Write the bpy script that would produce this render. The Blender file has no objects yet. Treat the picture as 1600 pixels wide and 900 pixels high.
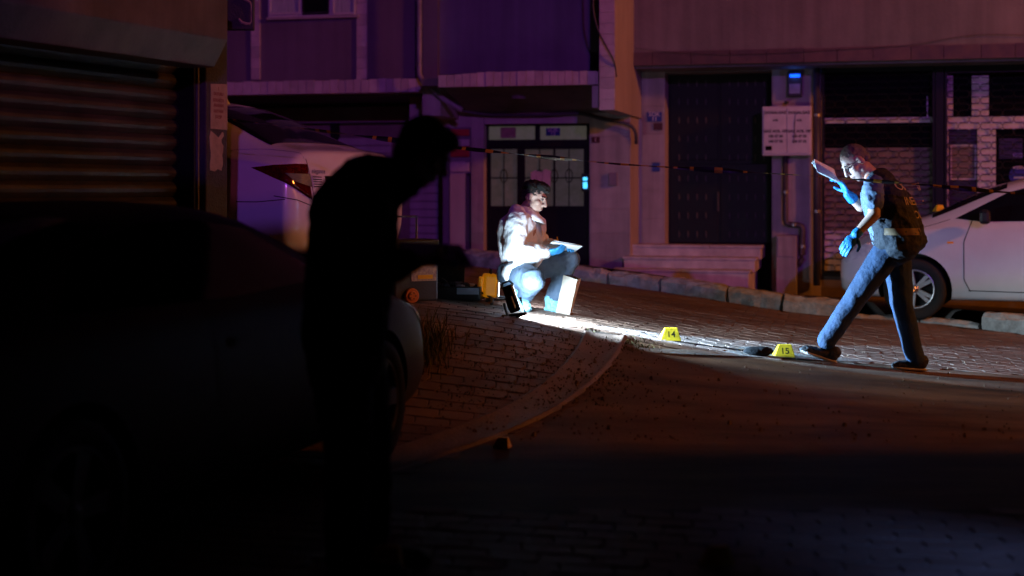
import bpy, bmesh, math, random
import numpy as np
from mathutils import Vector, Matrix, Euler, noise
from mathutils.bvhtree import BVHTree
random.seed(7)
SC = bpy.context.scene
COL = SC.collection
R = math.radians
# ------------------------------------------------------------------ camera
FPX, CX, HY, CH = 2222.0, 800.0, 295.0, 1.35      # focal length in photo pixels, centre column, horizon row, eye height
cam_d = bpy.data.cameras.new('camera'); cam = bpy.data.objects.new('camera', cam_d); COL.objects.link(cam)
cam.location = (0, 0, CH); cam.rotation_euler = (R(90), 0, 0)
cam_d.sensor_width = 36; cam_d.lens = FPX / 1600 * 36; cam_d.shift_y = -(450 - HY) / 1600
cam_d.clip_start = .1; cam_d.clip_end = 1000
cam_d.dof.use_dof = True; cam_d.dof.focus_distance = 10.6; cam_d.dof.aperture_fstop = 1.2
SC.camera = cam
# ------------------------------------------------------------------ world: night sky
w = bpy.data.worlds.new('World'); SC.world = w; w.use_nodes = True
nt = w.node_tree; nt.nodes.clear()
sky = nt.nodes.new('ShaderNodeTexSky'); sky.sky_type = 'NISHITA'; sky.sun_disc = False
sky.sun_elevation = R(-6); sky.sun_rotation = R(200)
bg = nt.nodes.new('ShaderNodeBackground'); bg.inputs[1].default_value = .004
wo = nt.nodes.new('ShaderNodeOutputWorld')
nt.links.new(sky.outputs[0], bg.inputs[0]); nt.links.new(bg.outputs[0], wo.inputs[0])
vs = SC.view_settings; vs.view_transform = 'Standard'; vs.look = 'None'; vs.exposure = 0; vs.gamma = 1
SC.cycles.use_denoising = True; SC.cycles.sample_clamp_indirect = 4; SC.cycles.max_bounces = 6

def light(name, typ, loc, col, energy, size=.2, target=None, spot=None, blend=.2):
    d = bpy.data.lights.new(name, typ); d.color = col; d.energy = energy
    if typ in ('POINT', 'SPOT'): d.shadow_soft_size = size
    if typ == 'SPOT': d.spot_size = R(spot); d.spot_blend = blend
    o = bpy.data.objects.new(name, d); COL.objects.link(o); o.location = loc
    if target is not None:
        o.rotation_euler = (Vector(target) - Vector(loc)).to_track_quat('-Z', 'Y').to_euler()
    return o
# street lighting of the place: sodium lamp up the road on the right, emergency beacons far behind on a rise
SODIUM = Vector((14.0, 7.8, 6.4))
light('sodium_light', 'POINT', SODIUM, (1, .26, .030), 3200, .5)
light('beacon_light', 'POINT', (5.6, -40, 11.2), (.34, .10, 1), 14500, .25)
light('beacon_light', 'POINT', (7.2, -40, 10.6), (1, .10, .30), 4300, .25)

# ------------------------------------------------------------------ materials
def mat(name, c1, c2=None, scale=6, rough=.75, metal=0, bump=.15, bscale=60, spec=.4, streak=0, coat=0, rand=0, stretch=(1, 1, 1), emit=None, es=0, trans=0):
    m = bpy.data.materials.new(name); m.use_nodes = True; n = m.node_tree.nodes; L = m.node_tree.links
    b = n['Principled BSDF']; b.inputs['Roughness'].default_value = rough; b.inputs['Metallic'].default_value = metal
    b.inputs['Specular IOR Level'].default_value = spec; b.inputs['Coat Weight'].default_value = coat; b.inputs['Coat Roughness'].default_value = .06
    b.inputs['Transmission Weight'].default_value = trans
    g = n.new('ShaderNodeNewGeometry'); mp = n.new('ShaderNodeMapping'); mp.inputs['Scale'].default_value = stretch
    L.new(g.outputs['Position'], mp.inputs['Vector'])
    if c2 is None: c2 = tuple(x * .78 for x in c1)
    nz = n.new('ShaderNodeTexNoise'); nz.inputs['Scale'].default_value = scale; nz.inputs['Detail'].default_value = 6; nz.inputs['Roughness'].default_value = .62
    L.new(mp.outputs[0], nz.inputs['Vector'])
    rp = n.new('ShaderNodeValToRGB'); rp.color_ramp.elements[0].position = .36; rp.color_ramp.elements[1].position = .64
    rp.color_ramp.elements[0].color = (*c2, 1); rp.color_ramp.elements[1].color = (*c1, 1)
    L.new(nz.outputs[0], rp.inputs[0]); out = rp.outputs[0]
    if streak:
        m2 = n.new('ShaderNodeMapping'); m2.inputs['Scale'].default_value = (5, 5, .35); L.new(g.outputs['Position'], m2.inputs['Vector'])
        n2 = n.new('ShaderNodeTexNoise'); n2.inputs['Scale'].default_value = 1.6; n2.inputs['Detail'].default_value = 5; L.new(m2.outputs[0], n2.inputs['Vector'])
        r2 = n.new('ShaderNodeMapRange'); r2.inputs[1].default_value = .35; r2.inputs[2].default_value = .7; r2.inputs[3].default_value = 1 - streak; r2.inputs[4].default_value = 1
        L.new(n2.outputs[0], r2.inputs[0])
        mx = n.new('ShaderNodeMix'); mx.data_type = 'RGBA'; mx.blend_type = 'MULTIPLY'; mx.inputs[0].default_value = 1
        L.new(out, mx.inputs[6]); L.new(r2.outputs[0], mx.inputs[7]); out = mx.outputs[2]
    if rand:
        oi = n.new('ShaderNodeObjectInfo'); r3 = n.new('ShaderNodeMapRange'); r3.inputs[3].default_value = 1 - rand; r3.inputs[4].default_value = 1 + rand * .6
        L.new(oi.outputs['Random'], r3.inputs[0])
        mx = n.new('ShaderNodeMix'); mx.data_type = 'RGBA'; mx.blend_type = 'MULTIPLY'; mx.inputs[0].default_value = 1
        L.new(out, mx.inputs[6]); L.new(r3.outputs[0], mx.inputs[7]); out = mx.outputs[2]
    L.new(out, b.inputs['Base Color'])
    if bump:
        n4 = n.new('ShaderNodeTexNoise'); n4.inputs['Scale'].default_value = bscale; n4.inputs['Detail'].default_value = 5; L.new(mp.outputs[0], n4.inputs['Vector'])
        bp = n.new('ShaderNodeBump'); bp.inputs['Strength'].default_value = bump; bp.inputs['Distance'].default_value = .02
        L.new(n4.outputs[0], bp.inputs['Height']); L.new(bp.outputs[0], b.inputs['Normal'])
        rr = n.new('ShaderNodeMapRange'); rr.inputs[3].default_value = max(.02, rough - .12); rr.inputs[4].default_value = min(1, rough + .12)
        L.new(nz.outputs[0], rr.inputs[0]); L.new(rr.outputs[0], b.inputs['Roughness'])
    if emit: b.inputs['Emission Color'].default_value = (*emit, 1); b.inputs['Emission Strength'].default_value = es
    return m
MT = {}
def dm(k, *a, **kw): MT[k] = mat(k, *a, **kw)
dm('asphalt', (.21, .135, .082), (.06, .038, .025), scale=1.3, rough=.7, spec=.25, bump=.6, bscale=70, stretch=(.55, 2.0, 1))
dm('joint', (.06, .045, .036), (.028, .022, .018), rough=.95, bump=.5)
dm('paver', (.25, .17, .135), (.135, .09, .07), scale=1.7, rough=.62, spec=.22, bump=.4, bscale=120, rand=.22, stretch=(.7, 1.5, 1))
dm('gutter', (.25, .19, .165), (.15, .11, .095), scale=3, rough=.6, bump=.4, bscale=60)
dm('concrete', (.27, .25, .23), (.16, .145, .13), scale=5, rough=.7, bump=.4, bscale=50)
dm('kerb', (.45, .43, .40), (.25, .235, .215), scale=9, rough=.85, bump=.7, bscale=38)
dm('sidewalk', (.2, .18, .165), (.11, .1, .09), scale=5, rough=.85, bump=.5)
dm('marble', (.43, .385, .37), (.35, .31, .30), scale=5, rough=.5, bump=.08, streak=.36, rand=.1)
dm('step_stone', (.66, .62, .56), (.46, .42, .38), scale=4.5, rough=.6, bump=.2, bscale=40, streak=.15)
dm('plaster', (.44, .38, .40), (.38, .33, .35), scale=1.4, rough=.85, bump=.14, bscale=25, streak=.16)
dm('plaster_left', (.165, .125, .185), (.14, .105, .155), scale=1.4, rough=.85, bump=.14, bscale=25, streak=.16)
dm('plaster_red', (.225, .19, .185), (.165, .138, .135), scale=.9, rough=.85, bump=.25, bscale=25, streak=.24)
dm('tile', (.55, .47, .50), (.44, .37, .40), scale=7, rough=.5, bump=.06, rand=.16)
dm('tile_brown', (.12, .065, .055), (.075, .04, .035), scale=7, rough=.55, bump=.08, rand=.2)
dm('dark_paint_and_shade', (.25, .21, .27), (.19, .16, .21), scale=1.1, rough=.8, bump=.1, bscale=25, streak=.2)  # dark paint; on the balcony wall the darkness is shade put into the colour
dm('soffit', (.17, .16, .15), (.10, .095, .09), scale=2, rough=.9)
dm('iron', (.008, .008, .009), (.005, .005, .006), rough=.5, metal=0, spec=.2, bump=.1)
dm('wire', (.016, .015, .017), rough=.3, spec=.7, bump=0)
dm('stud', (.08, .08, .09), rough=.35, spec=.4, bump=0)
dm('black_plastic', (.018, .018, .02), rough=.42, bump=.05)
dm('rubber', (.02, .02, .02), (.012, .012, .012), rough=.8, bump=.2)
dm('white_pvc', (.62, .6, .6), (.52, .5, .5), rough=.4, bump=.03)
dm('frame_white', (.66, .63, .64), (.5, .47, .48), rough=.5, bump=.05, streak=.2)
dm('glass_dark', (.008, .008, .012), rough=.06, spec=.06, bump=0)
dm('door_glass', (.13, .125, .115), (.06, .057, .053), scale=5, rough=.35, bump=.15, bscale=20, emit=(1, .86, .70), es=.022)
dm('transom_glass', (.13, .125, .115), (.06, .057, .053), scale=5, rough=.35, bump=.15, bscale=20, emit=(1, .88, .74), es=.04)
dm('curtain', (.5, .55, .55), (.3, .34, .35), scale=14, rough=.8, stretch=(6, 6, .3), bump=.3)
dm('tan_panel', (.22, .17, .15), (.15, .115, .10), scale=4, rough=.7, bump=.2)
dm('grey_metal', (.3, .3, .31), (.2, .2, .21), rough=.4, metal=.8)
dm('pipe', (.07, .065, .075), (.045, .042, .05), rough=.45, bump=.08)
dm('pipe_grey', (.3, .27, .32), (.2, .18, .22), rough=.5, bump=.08)
dm('shutter', (.055, .047, .038), (.03, .026, .022), scale=5, rough=.45, metal=.1, bump=.12, streak=.35)
dm('box_metal', (.15, .14, .13), (.09, .085, .08), scale=3, rough=.5, metal=.3, bump=.15, streak=.3)
dm('shop_wall', (.06, .058, .058), (.038, .036, .036), scale=6, rough=.85, bump=.4)
dm('paper', (.36, .27, .20), (.27, .20, .145), scale=18, rough=.85, bump=.1)
dm('white_paper', (.82, .84, .86), (.74, .76, .8), scale=10, rough=.8, bump=.1)
dm('kraft', (.62, .56, .47), (.52, .46, .38), scale=14, rough=.8, bump=.35, bscale=30)
dm('ink', (.008, .007, .008), rough=.9, spec=.1, bump=0)
dm('red_ink', (.2, .06, .05), rough=.7, bump=0)
dm('maroon', (.07, .008, .012), rough=.45, bump=.03)
dm('red_sign', (.42, .035, .035), rough=.45, bump=.03)
dm('blue_sign', (.02, .035, .25), rough=.4, bump=.03)
dm('yellow', (.80, .52, .02), (.68, .42, .015), rough=.45, bump=.05)
dm('lamp_yellow_glow', (.85, .36, .006), (.72, .28, .005), rough=.4, bump=.05, emit=(1, .32, .004), es=.2)  # housing glow added in place of light falling on it
dm('orange', (.75, .23, .05), rough=.5, bump=.05)
dm('tape_yellow', (.45, .26, .015), rough=.4, bump=0)
dm('tape_black', (.01, .01, .01), rough=.4, bump=0)
dm('car_white', (.72, .71, .72), (.69, .68, .69), rough=.28, coat=.9, bump=0, spec=.5)
dm('car_dark', (.035, .032, .03), rough=.5, coat=0, bump=0, spec=.12)
dm('arch_dark', (.01, .01, .01), rough=.9)
dm('alloy', (.55, .55, .56), rough=.3, metal=.85, bump=0)
dm('alloy_dark', (.08, .08, .085), rough=.5, metal=.3, bump=0)
dm('chrome', (.8, .8, .82), rough=.12, metal=1, bump=0)
dm('lamp_red', (.10, .004, .004), (.05, .002, .002), scale=20, rough=.1, coat=.8, bump=0)
dm('lamp_smoke', (.14, .13, .13), (.08, .075, .075), scale=30, rough=.12, coat=.8, bump=.2, bscale=80, stretch=(1, 1, 9))
dm('lamp_clear', (.75, .75, .78), (.5, .5, .55), scale=12, rough=.15, coat=1, bump=0)
dm('seam', (.012, .012, .012), rough=.8, bump=0)
dm('skin', (.46, .29, .22), (.40, .24, .18), scale=20, rough=.55, bump=.1, bscale=150)
dm('eye_white', (.22, .19, .18), rough=.4, bump=0)
dm('hair_black', (.012, .011, .011), (.006, .006, .006), rough=.6, bump=.6, bscale=200, stretch=(3, 3, 1))
dm('hair_grey', (.20, .16, .13), (.10, .08, .065), scale=60, rough=.7, bump=.6, bscale=220)
dm('coverall', (.80, .80, .82), (.72, .72, .75), scale=8, rough=.65, bump=.5, bscale=26)
dm('denim', (.018, .040, .088), (.011, .025, .058), scale=9, rough=.85, bump=.5, bscale=34)
dm('denim_light', (.10, .15, .22), (.065, .10, .16), scale=9, rough=.85, bump=.5, bscale=34)
dm('vest', (.016, .017, .024), (.01, .011, .016), scale=10, rough=.8, bump=.5, bscale=40)
dm('tee_grey', (.11, .15, .22), (.085, .115, .17), rough=.9, bump=.4, bscale=40)
dm('tee_collar', (.35, .10, .04), rough=.9, bump=.2)
dm('black_cloth', (.01, .01, .011), (.007, .007, .008), rough=.95, bump=.5, bscale=40, spec=.1)
dm('glove', (.02, .20, .46), (.014, .15, .36), scale=20, rough=.5, bump=.3, bscale=90)
dm('shoe_cover', (.25, .62, .78), (.18, .52, .70), scale=12, rough=.5, bump=.7, bscale=45)
dm('shoe', (.03, .03, .035), (.018, .018, .02), rough=.7, bump=.3)
dm('sole', (.5, .45, .42), (.4, .35, .32), rough=.7, bump=.1)
dm('letter', (.55, .42, .2), (.42, .31, .14), scale=30, rough=.6, bump=.1)
dm('reflective', (.17, .10, .05), rough=.5, bump=.1)
dm('case_blue', (.035, .045, .065), (.022, .03, .045), rough=.5, bump=.1)
dm('case_grey', (.38, .41, .5), (.25, .27, .34), rough=.5, bump=.1)
dm('sticker', (.55, .5, .45), (.25, .2, .3), scale=60, rough=.5, bump=0)
dm('led_blue', (.02, .05, .5), emit=(.004, .09, 1), es=2.6, bump=0)
dm('led_cyan', (.1, .5, .8), emit=(.08, .55, 1), es=1.9, bump=0)
dm('led_white', (.9, .95, 1), emit=(.75, .88, 1), es=14, bump=0)
dm('orange_lens', (.8, .3, .05), emit=(1, .25, .02), es=.12, rough=.2, bump=0)
dm('sodium_lens', (.9, .6, .2), emit=(1, .45, .08), es=30, bump=0)
dm('weed', (.10, .095, .025), (.06, .06, .018), rough=.9, bump=0)
dm('soft_stuff', (.6, .6, .72), (.35, .35, .48), scale=14, rough=.5, bump=.4)

# ------------------------------------------------------------------ pixel and ground helpers (photo pixel + real depth -> world point)
def P(px, py, d): return Vector(((px - CX) / FPX * d, d, CH - (py - HY) / FPX * d))
def sm(a, b, x):
    t = np.clip((x - a) / (b - a), 0, 1); return t * t * (3 - 2 * t)
MID = np.array([(-9, 1.2), (-4, .80), (-1.75, .60), (.19, .42), (1.17, .24), (1.97, .135), (2.84, .042), (5, -.12), (9, -.3)])
FAR = np.array([(-9, 1.2), (-4, .80), (-1.15, .52), (.7, .349), (2.03, .199), (2.96, .067), (4.93, -.037), (9, -.2)])
def prof(p, x): return sum(np.interp(np.asarray(x) + k, p[:, 0], p[:, 1]) for k in (-.4, -.15, .15, .4)) / 4
def Gn(x, y):
    a = sm(7.2, 10.4, y); b = sm(11.5, 15.5, y); m = prof(MID, x); f = prof(FAR, x)
    return -.05 + (m * (1 - b) + f * b + .05) * a
def G(x, y): return float(Gn(np.array([x]), np.array([y]))[0])
def hit(px, py):
    ds = np.arange(2.5, 40, .01); X = (px - CX) / FPX
    z = CH - (py - HY) / FPX * ds; g = Gn(ds * X, ds); i = np.nonzero(z <= g)[0]
    d = ds[i[0]] if len(i) else 40.0
    return Vector((X * d, d, G(X * d, d)))

# ------------------------------------------------------------------ mesh helpers
class M:
    def __init__(s): s.v = []; s.f = []; s.mi = []
    def add(s, vs, fs, mi=0):
        o = len(s.v); s.v += [Vector(p) for p in vs]; s.f += [tuple(i + o for i in f) for f in fs]; s.mi += [mi] * len(fs); return s
    def hexa(s, c, mi=0):   # 8 corners: bottom ring 0-3, top ring 4-7
        return s.add(c, [(3, 2, 1, 0), (4, 5, 6, 7), (0, 1, 5, 4), (1, 2, 6, 5), (2, 3, 7, 6), (3, 0, 4, 7)], mi)
    def box(s, c, size, rot=None, mi=0):
        c = Vector(c); h = Vector(size) / 2; q = []
        for dz in (-1, 1):
            for dx, dy in ((-1, -1), (1, -1), (1, 1), (-1, 1)):
                v = Vector((dx * h.x, dy * h.y, dz * h.z)); q.append(c + (rot @ v if rot else v))
        return s.hexa(q, mi)
    def tube(s, pts, r, seg=8, mi=0, caps=True):
        pts = [Vector(p) for p in pts]; rs = r if isinstance(r, (list, tuple)) else [r] * len(pts); rings = []
        up = Vector((0, 0, 1)); vs = []
        for i, p in enumerate(pts):
            t = (pts[min(i + 1, len(pts) - 1)] - pts[max(i - 1, 0)]).normalized()
            a = t.cross(up)
            if a.length < .05: a = t.cross(Vector((1, 0, 0)))
            a.normalize(); b = t.cross(a)
            for k in range(seg):
                th = 2 * math.pi * k / seg; vs.append(p + (a * math.cos(th) + b * math.sin(th)) * rs[i])
        fs = [(i * seg + k, i * seg + (k + 1) % seg, (i + 1) * seg + (k + 1) % seg, (i + 1) * seg + k) for i in range(len(pts) - 1) for k in range(seg)]
        if caps: fs += [tuple(range(seg))[::-1], tuple((len(pts) - 1) * seg + k for k in range(seg))]
        return s.add(vs, fs, mi)
    def prism(s, poly, ext, mi=0):     # 3D polygon extruded by a vector
        n = len(poly); a = [Vector(p) for p in poly]; b = [p + Vector(ext) for p in a]
        return s.add(a + b, [tuple(range(n))[::-1], tuple(range(n, 2 * n))] + [(i, (i + 1) % n, (i + 1) % n + n, i + n) for i in range(n)], mi)
    def lathe(s, prof_, seg, mtx, mi=0, close=False):   # profile (r, h) around local z
        n = len(prof_); vs = []
        for k in range(seg):
            t = 2 * math.pi * k / seg
            vs += [mtx @ Vector((r * math.cos(t), r * math.sin(t), h)) for r, h in prof_]
        fs = [(k * n + i, ((k + 1) % seg) * n + i, ((k + 1) % seg) * n + (i + 1) % n, k * n + (i + 1) % n) for k in range(seg) for i in range(n if close else n - 1)]
        return s.add(vs, fs, mi)
    def mesh(s, name, org):
        me = bpy.data.meshes.new(name); me.from_pydata([p - org for p in s.v], [], s.f); me.validate(); return me
    def build(s, name, m, parent=None, smooth=False, bevel=0, sub=0, kind=None):
        ms = m if isinstance(m, list) else [m]
        org = sum(s.v, Vector()) / max(1, len(s.v))
        me = s.mesh(name, org)
        for k in ms: me.materials.append(MT[k])
        if len(ms) > 1 and len(me.polygons) == len(s.mi): me.polygons.foreach_set('material_index', s.mi)
        bm = bmesh.new(); bm.from_mesh(me); bmesh.ops.recalc_face_normals(bm, faces=bm.faces); bm.to_mesh(me); bm.free()
        if smooth: me.polygons.foreach_set('use_smooth', [True] * len(me.polygons))
        o = bpy.data.objects.new(name, me); COL.objects.link(o); o.location = org
        if parent: o.parent = parent; o.location = parent.matrix_basis.inverted() @ org if parent.parent is None else org - (parent.parent.location + parent.location)
        if bevel:
            b = o.modifiers.new('bevel', 'BEVEL'); b.width = bevel; b.segments = 2; b.limit_method = 'ANGLE'
        if sub:
            b = o.modifiers.new('sub', 'SUBSURF'); b.levels = sub; b.render_levels = sub
        if kind: o['kind'] = kind
        return o
def thing(name, label, cat, loc, group=None):
    o = bpy.data.objects.new(name, None); COL.objects.link(o); o.location = loc; o.empty_display_size = .1
    o['label'] = label; o['category'] = cat
    if group: o['group'] = group
    return o
def tag(o, label, cat, group=None):
    o['label'] = label; o['category'] = cat
    if group: o['group'] = group
    return o
DG = lambda: bpy.context.evaluated_depsgraph_get()
def text2d(s, size, shear=0, bold=0):
    c = bpy.data.curves.new('t', 'FONT'); c.body = s; c.size = size; c.shear = shear; c.align_x = 'CENTER'; c.align_y = 'CENTER'; c.resolution_u = 3; c.offset = bold
    o = bpy.data.objects.new('t', c); COL.objects.link(o)
    me = bpy.data.meshes.new_from_object(o.evaluated_get(DG()))
    v = [p.co.copy() for p in me.vertices]; f = [tuple(p.vertices) for p in me.polygons]
    bpy.data.objects.remove(o); bpy.data.curves.remove(c); bpy.data.meshes.remove(me)
    return v, f
def letters(m, s, size, org, ux, uz, shear=0, bold=0):    # flat lettering on a plane
    v, f = text2d(s, size, shear, bold); ux = Vector(ux).normalized(); uz = Vector(uz).normalized()
    m.add([Vector(org) + ux * p.x + uz * p.y for p in v], f)
def bvh_of(o):
    e = o.evaluated_get(DG()); me = e.to_mesh(); mw = o.matrix_world if o.parent is None else world(o)
    t = BVHTree.FromPolygons([mw @ v.co for v in me.vertices], [tuple(p.vertices) for p in me.polygons]); e.to_mesh_clear(); return t
def world(o):
    return (world(o.parent) if o.parent else Matrix()) @ o.matrix_basis
def wrap(bvh, poly, d, off=.004, cuts=5, back=1.0):
    """3D outline dropped along d onto a surface; returns an M"""
    bm = bmesh.new(); vs = [bm.verts.new(p) for p in poly]; bm.faces.new(vs)
    bmesh.ops.triangulate(bm, faces=bm.faces[:])
    for _ in range(cuts):
        es = [e for e in bm.edges if e.calc_length() > .05]
        if not es: break
        bmesh.ops.subdivide_edges(bm, edges=es, cuts=1); bmesh.ops.triangulate(bm, faces=[f for f in bm.faces if len(f.verts) > 3])
    d = Vector(d).normalized(); m = M(); out = []
    for i, v in enumerate(bm.verts):
        v.index = i; h = bvh.ray_cast(v.co - d * back, d)
        out.append((h[0] - d * off) if h[0] is not None else None)
    good = [p for p in out if p is not None]
    fs = [tuple(v.index for v in f.verts) for f in bm.faces if all(out[v.index] is not None for v in f.verts)]
    m.add([p if p is not None else (good[0] if good else Vector()) for p in out], fs); bm.free(); return m
def wraptext(bvh, s, size, org, ux, uz, d, off=.004, shear=0):
    v, f = text2d(s, size, shear); m = M(); out = []
    for p in v:
        q = Vector(org) + Vector(ux).normalized() * p.x + Vector(uz).normalized() * p.y
        h = bvh.ray_cast(q - Vector(d) * .6, Vector(d)); out.append(h[0] - Vector(d) * off if h[0] is not None else q)
    return m.add(out, f)
class Fr:      # a wall's own frame: u along it, w out of it
    def __init__(s, x0, y0, deg):
        a = R(deg); s.o = Vector((x0, y0, 0)); s.u = Vector((math.cos(a), math.sin(a), 0)); s.n = Vector((math.sin(a), -math.cos(a), 0))
    def p(s, u, w_, z): return s.o + s.u * u + s.n * w_ + Vector((0, 0, z))
    def uz(s, px, py, w_):
        X = (px - CX) / FPX; d = (w_ + s.o.dot(s.n)) / (X * s.n.x + s.n.y)
        q = Vector((X * d, d, 0)) - s.o
        return q.dot(s.u), CH - (py - HY) / FPX * d
    def at(s, px, py, w_): u, z = s.uz(px, py, w_); return s.p(u, w_, z)
    def bx(s, m, u0, u1, w0, w1, z0, z1, mi=0):
        return m.hexa([s.p(u0, w1, z0), s.p(u1, w1, z0), s.p(u1, w0, z0), s.p(u0, w0, z0), s.p(u0, w1, z1), s.p(u1, w1, z1), s.p(u1, w0, z1), s.p(u0, w0, z1)], mi)
    def pb(s, m, px0, px1, py0, py1, w0, w1, mi=0, z0=None, z1=None):
        u0 = s.uz(px0, py0, w1)[0]; u1 = s.uz(px1, py0, w1)[0]; c = (px0 + px1) / 2
        za = s.uz(c, py1, w1)[1] if z0 is None else z0; zb = s.uz(c, py0, w1)[1] if z1 is None else z1
        return s.bx(m, u0, u1, w0, w1, za, zb, mi)
def part(fr, name, m, parent, *a, bevel=0, **k): return fr.pb(M(), *a, **k).build(name, m, parent, bevel=bevel)

# ================================================================== GROUND
BND = [hit(*p) for p in ((1900, 598), (1700, 592), (1500, 580), (1370, 567), (1250, 562), (1130, 555), (1040, 543), (976, 527))]
OUT = [hit(*p) for p in ((976, 527), (968, 545), (950, 571), (922, 600), (880, 632), (830, 660), (770, 684), (690, 712), (600, 742))]
INN = [hit(*p) for p in ((915, 519), (909, 537), (893, 560), (866, 588), (830, 615), (785, 640), (725, 666), (650, 692), (560, 720))]
APRON = [(p.x, p.y) for p in BND] + [(p.x, p.y) for p in OUT] + [(-6, 6.5), (-12, 6.5), (-12, 22), (14, 22), (14, 11)]
GUT = [(p.x, p.y) for p in OUT] + [(p.x, p.y) for p in INN[::-1]]
def inside(poly, x, y):
    c = False; n = len(poly)
    for i in range(n):
        x1, y1 = poly[i]; x2, y2 = poly[(i + 1) % n]
        if (y1 > y) != (y2 > y) and x < (x2 - x1) * (y - y1) / (y2 - y1) + x1: c = not c
    return c
def axis(lo, a, b, hi, st):
    l = [a - (a - lo) * (k / 8) ** 2 for k in range(8, 0, -1)]; h = [b + (hi - b) * (k / 8) ** 2 for k in range(1, 9)]
    return np.array(l + list(np.arange(a, b + 1e-6, st)) + h)
xs = axis(-250, -5, 8, 250, .075); ys = axis(-250, 2, 20, 250, .075)
XX, YY = np.meshgrid(xs, ys); ZZ = Gn(XX, YY)
m = M(); nx = len(xs)
vz = []
for j, y in enumerate(ys):
    for i, x in enumerate(xs):
        z = ZZ[j, i]
        if -5 < x < 8 and 2.5 < y < 20:
            if inside(GUT, x, y): z -= .008
            elif y < 6.1 or inside(APRON, x, y): z -= .005
            z += .003 * noise.noise(Vector((x * 1.7, y * 1.7, 0)))
        vz.append((x, y, z))
m.add(vz, [(j * nx + i, j * nx + i + 1, (j + 1) * nx + i + 1, (j + 1) * nx + i) for j in range(len(ys) - 1) for i in range(nx - 1)])
m.mi = [1 if (-5 < xs[i] < 8 and 2.5 < ys[j] < 20 and (ys[j] < 6.15 or inside(APRON, xs[i] + .04, ys[j] + .04))) else 0 for j in range(len(ys) - 1) for i in range(nx - 1)]
road = M.build(m, 'road', ['asphalt', 'joint'], smooth=True); road['kind'] = 'structure'
m = M()
def res(pl, n):
    L = [0]
    for a, b in zip(pl, pl[1:]): L.append(L[-1] + (b - a).length)
    r = []
    for k in range(n):
        t = L[-1] * k / (n - 1); i = max(0, min(len(pl) - 2, next((q for q in range(len(L) - 1) if L[q + 1] >= t), len(pl) - 2)))
        f = (t - L[i]) / max(1e-6, L[i + 1] - L[i]); r.append(pl[i].lerp(pl[i + 1], f))
    return r
def smooth_pl(p, it=3):
    for _ in range(it): p = [p[0]] + [(p[i - 1] + p[i] * 2 + p[i + 1]) / 4 for i in range(1, len(p) - 1)] + [p[-1]]
    return p
ro = smooth_pl(res(OUT, 40)); ri = smooth_pl(res(INN, 40))
prf = [(-.13, -.02), (-.05, .011), (0, .017), (.04, .015), (.1, .008), (.35, .004), (.7, .004), (.92, .008), (.97, .013), (1.03, .011), (1.1, -.02)]
vs_ = []
for a, b in zip(ro, ri):
    for t, h in prf:
        q = a.lerp(b, t); vs_.append((q.x, q.y, G(q.x, q.y) + h + .004 * noise.noise(q * 6)))
k = len(prf)
m.add(vs_, [(i * k + j, i * k + j + 1, (i + 1) * k + j + 1, (i + 1) * k + j) for i in range(39) for j in range(k - 1)])
g = m.build('gutter', 'gutter', smooth=True); g['kind'] = 'structure'
# ---- kerb line and sidewalk
KPX = [(440, 376), (560, 391), (650, 402), (760, 418), (900, 437), (1000, 450), (1100, 466), (1190, 480), (1250, 489), (1380, 499), (1480, 507), (1600, 521), (1800, 549)]
KB = res([hit(*p) for p in KPX], 140); KB = smooth_pl(KB, 4)
def knear(x, y):
    return min(range(len(KB)), key=lambda i: (KB[i].x - x) ** 2 + (KB[i].y - y) ** 2)
KPOLY = [(p.x, p.y) for p in KB]
GAP = (1384, 1476)
def pxof(p): return CX + FPX * p.x / p.y
def kerb_h(p):
    px = pxof(p); return .17 - .145 * float(sm(1360, 1390, px) * (1 - sm(1476, 1500, px)))
# sidewalk sheet from the kerb back under the facades
fdir = Vector((-.10, 1, 0)).normalized(); m = M(); rows = 9; vs_ = []
for p in KB:
    h = kerb_h(p)
    for j in range(rows):
        t = (j / (rows - 1)) ** 1.5; q = p + Vector((.03, .10, 0)) + fdir * (t * 9.0)
        zz = p.z + h - .012 - .10 * t * (1 + 0 * t) - .10 * float(sm(0, .35, t))
        vs_.append((q.x, q.y, zz + .008 * noise.noise(q * 2)))
m.add(vs_, [(i * rows + j, (i + 1) * rows + j, (i + 1) * rows + j + 1, i * rows + j + 1) for i in range(len(KB) - 1) for j in range(rows - 1)])
sidewalk = m.build('sidewalk', 'sidewalk', smooth=True); sidewalk['kind'] = 'structure'
SWB = bvh_of(sidewalk)
def SW(x, y):
    h = SWB.ray_cast(Vector((x, y, 5)), Vector((0, 0, -1))); return h[0].z if h[0] is not None else G(x, y)
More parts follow.
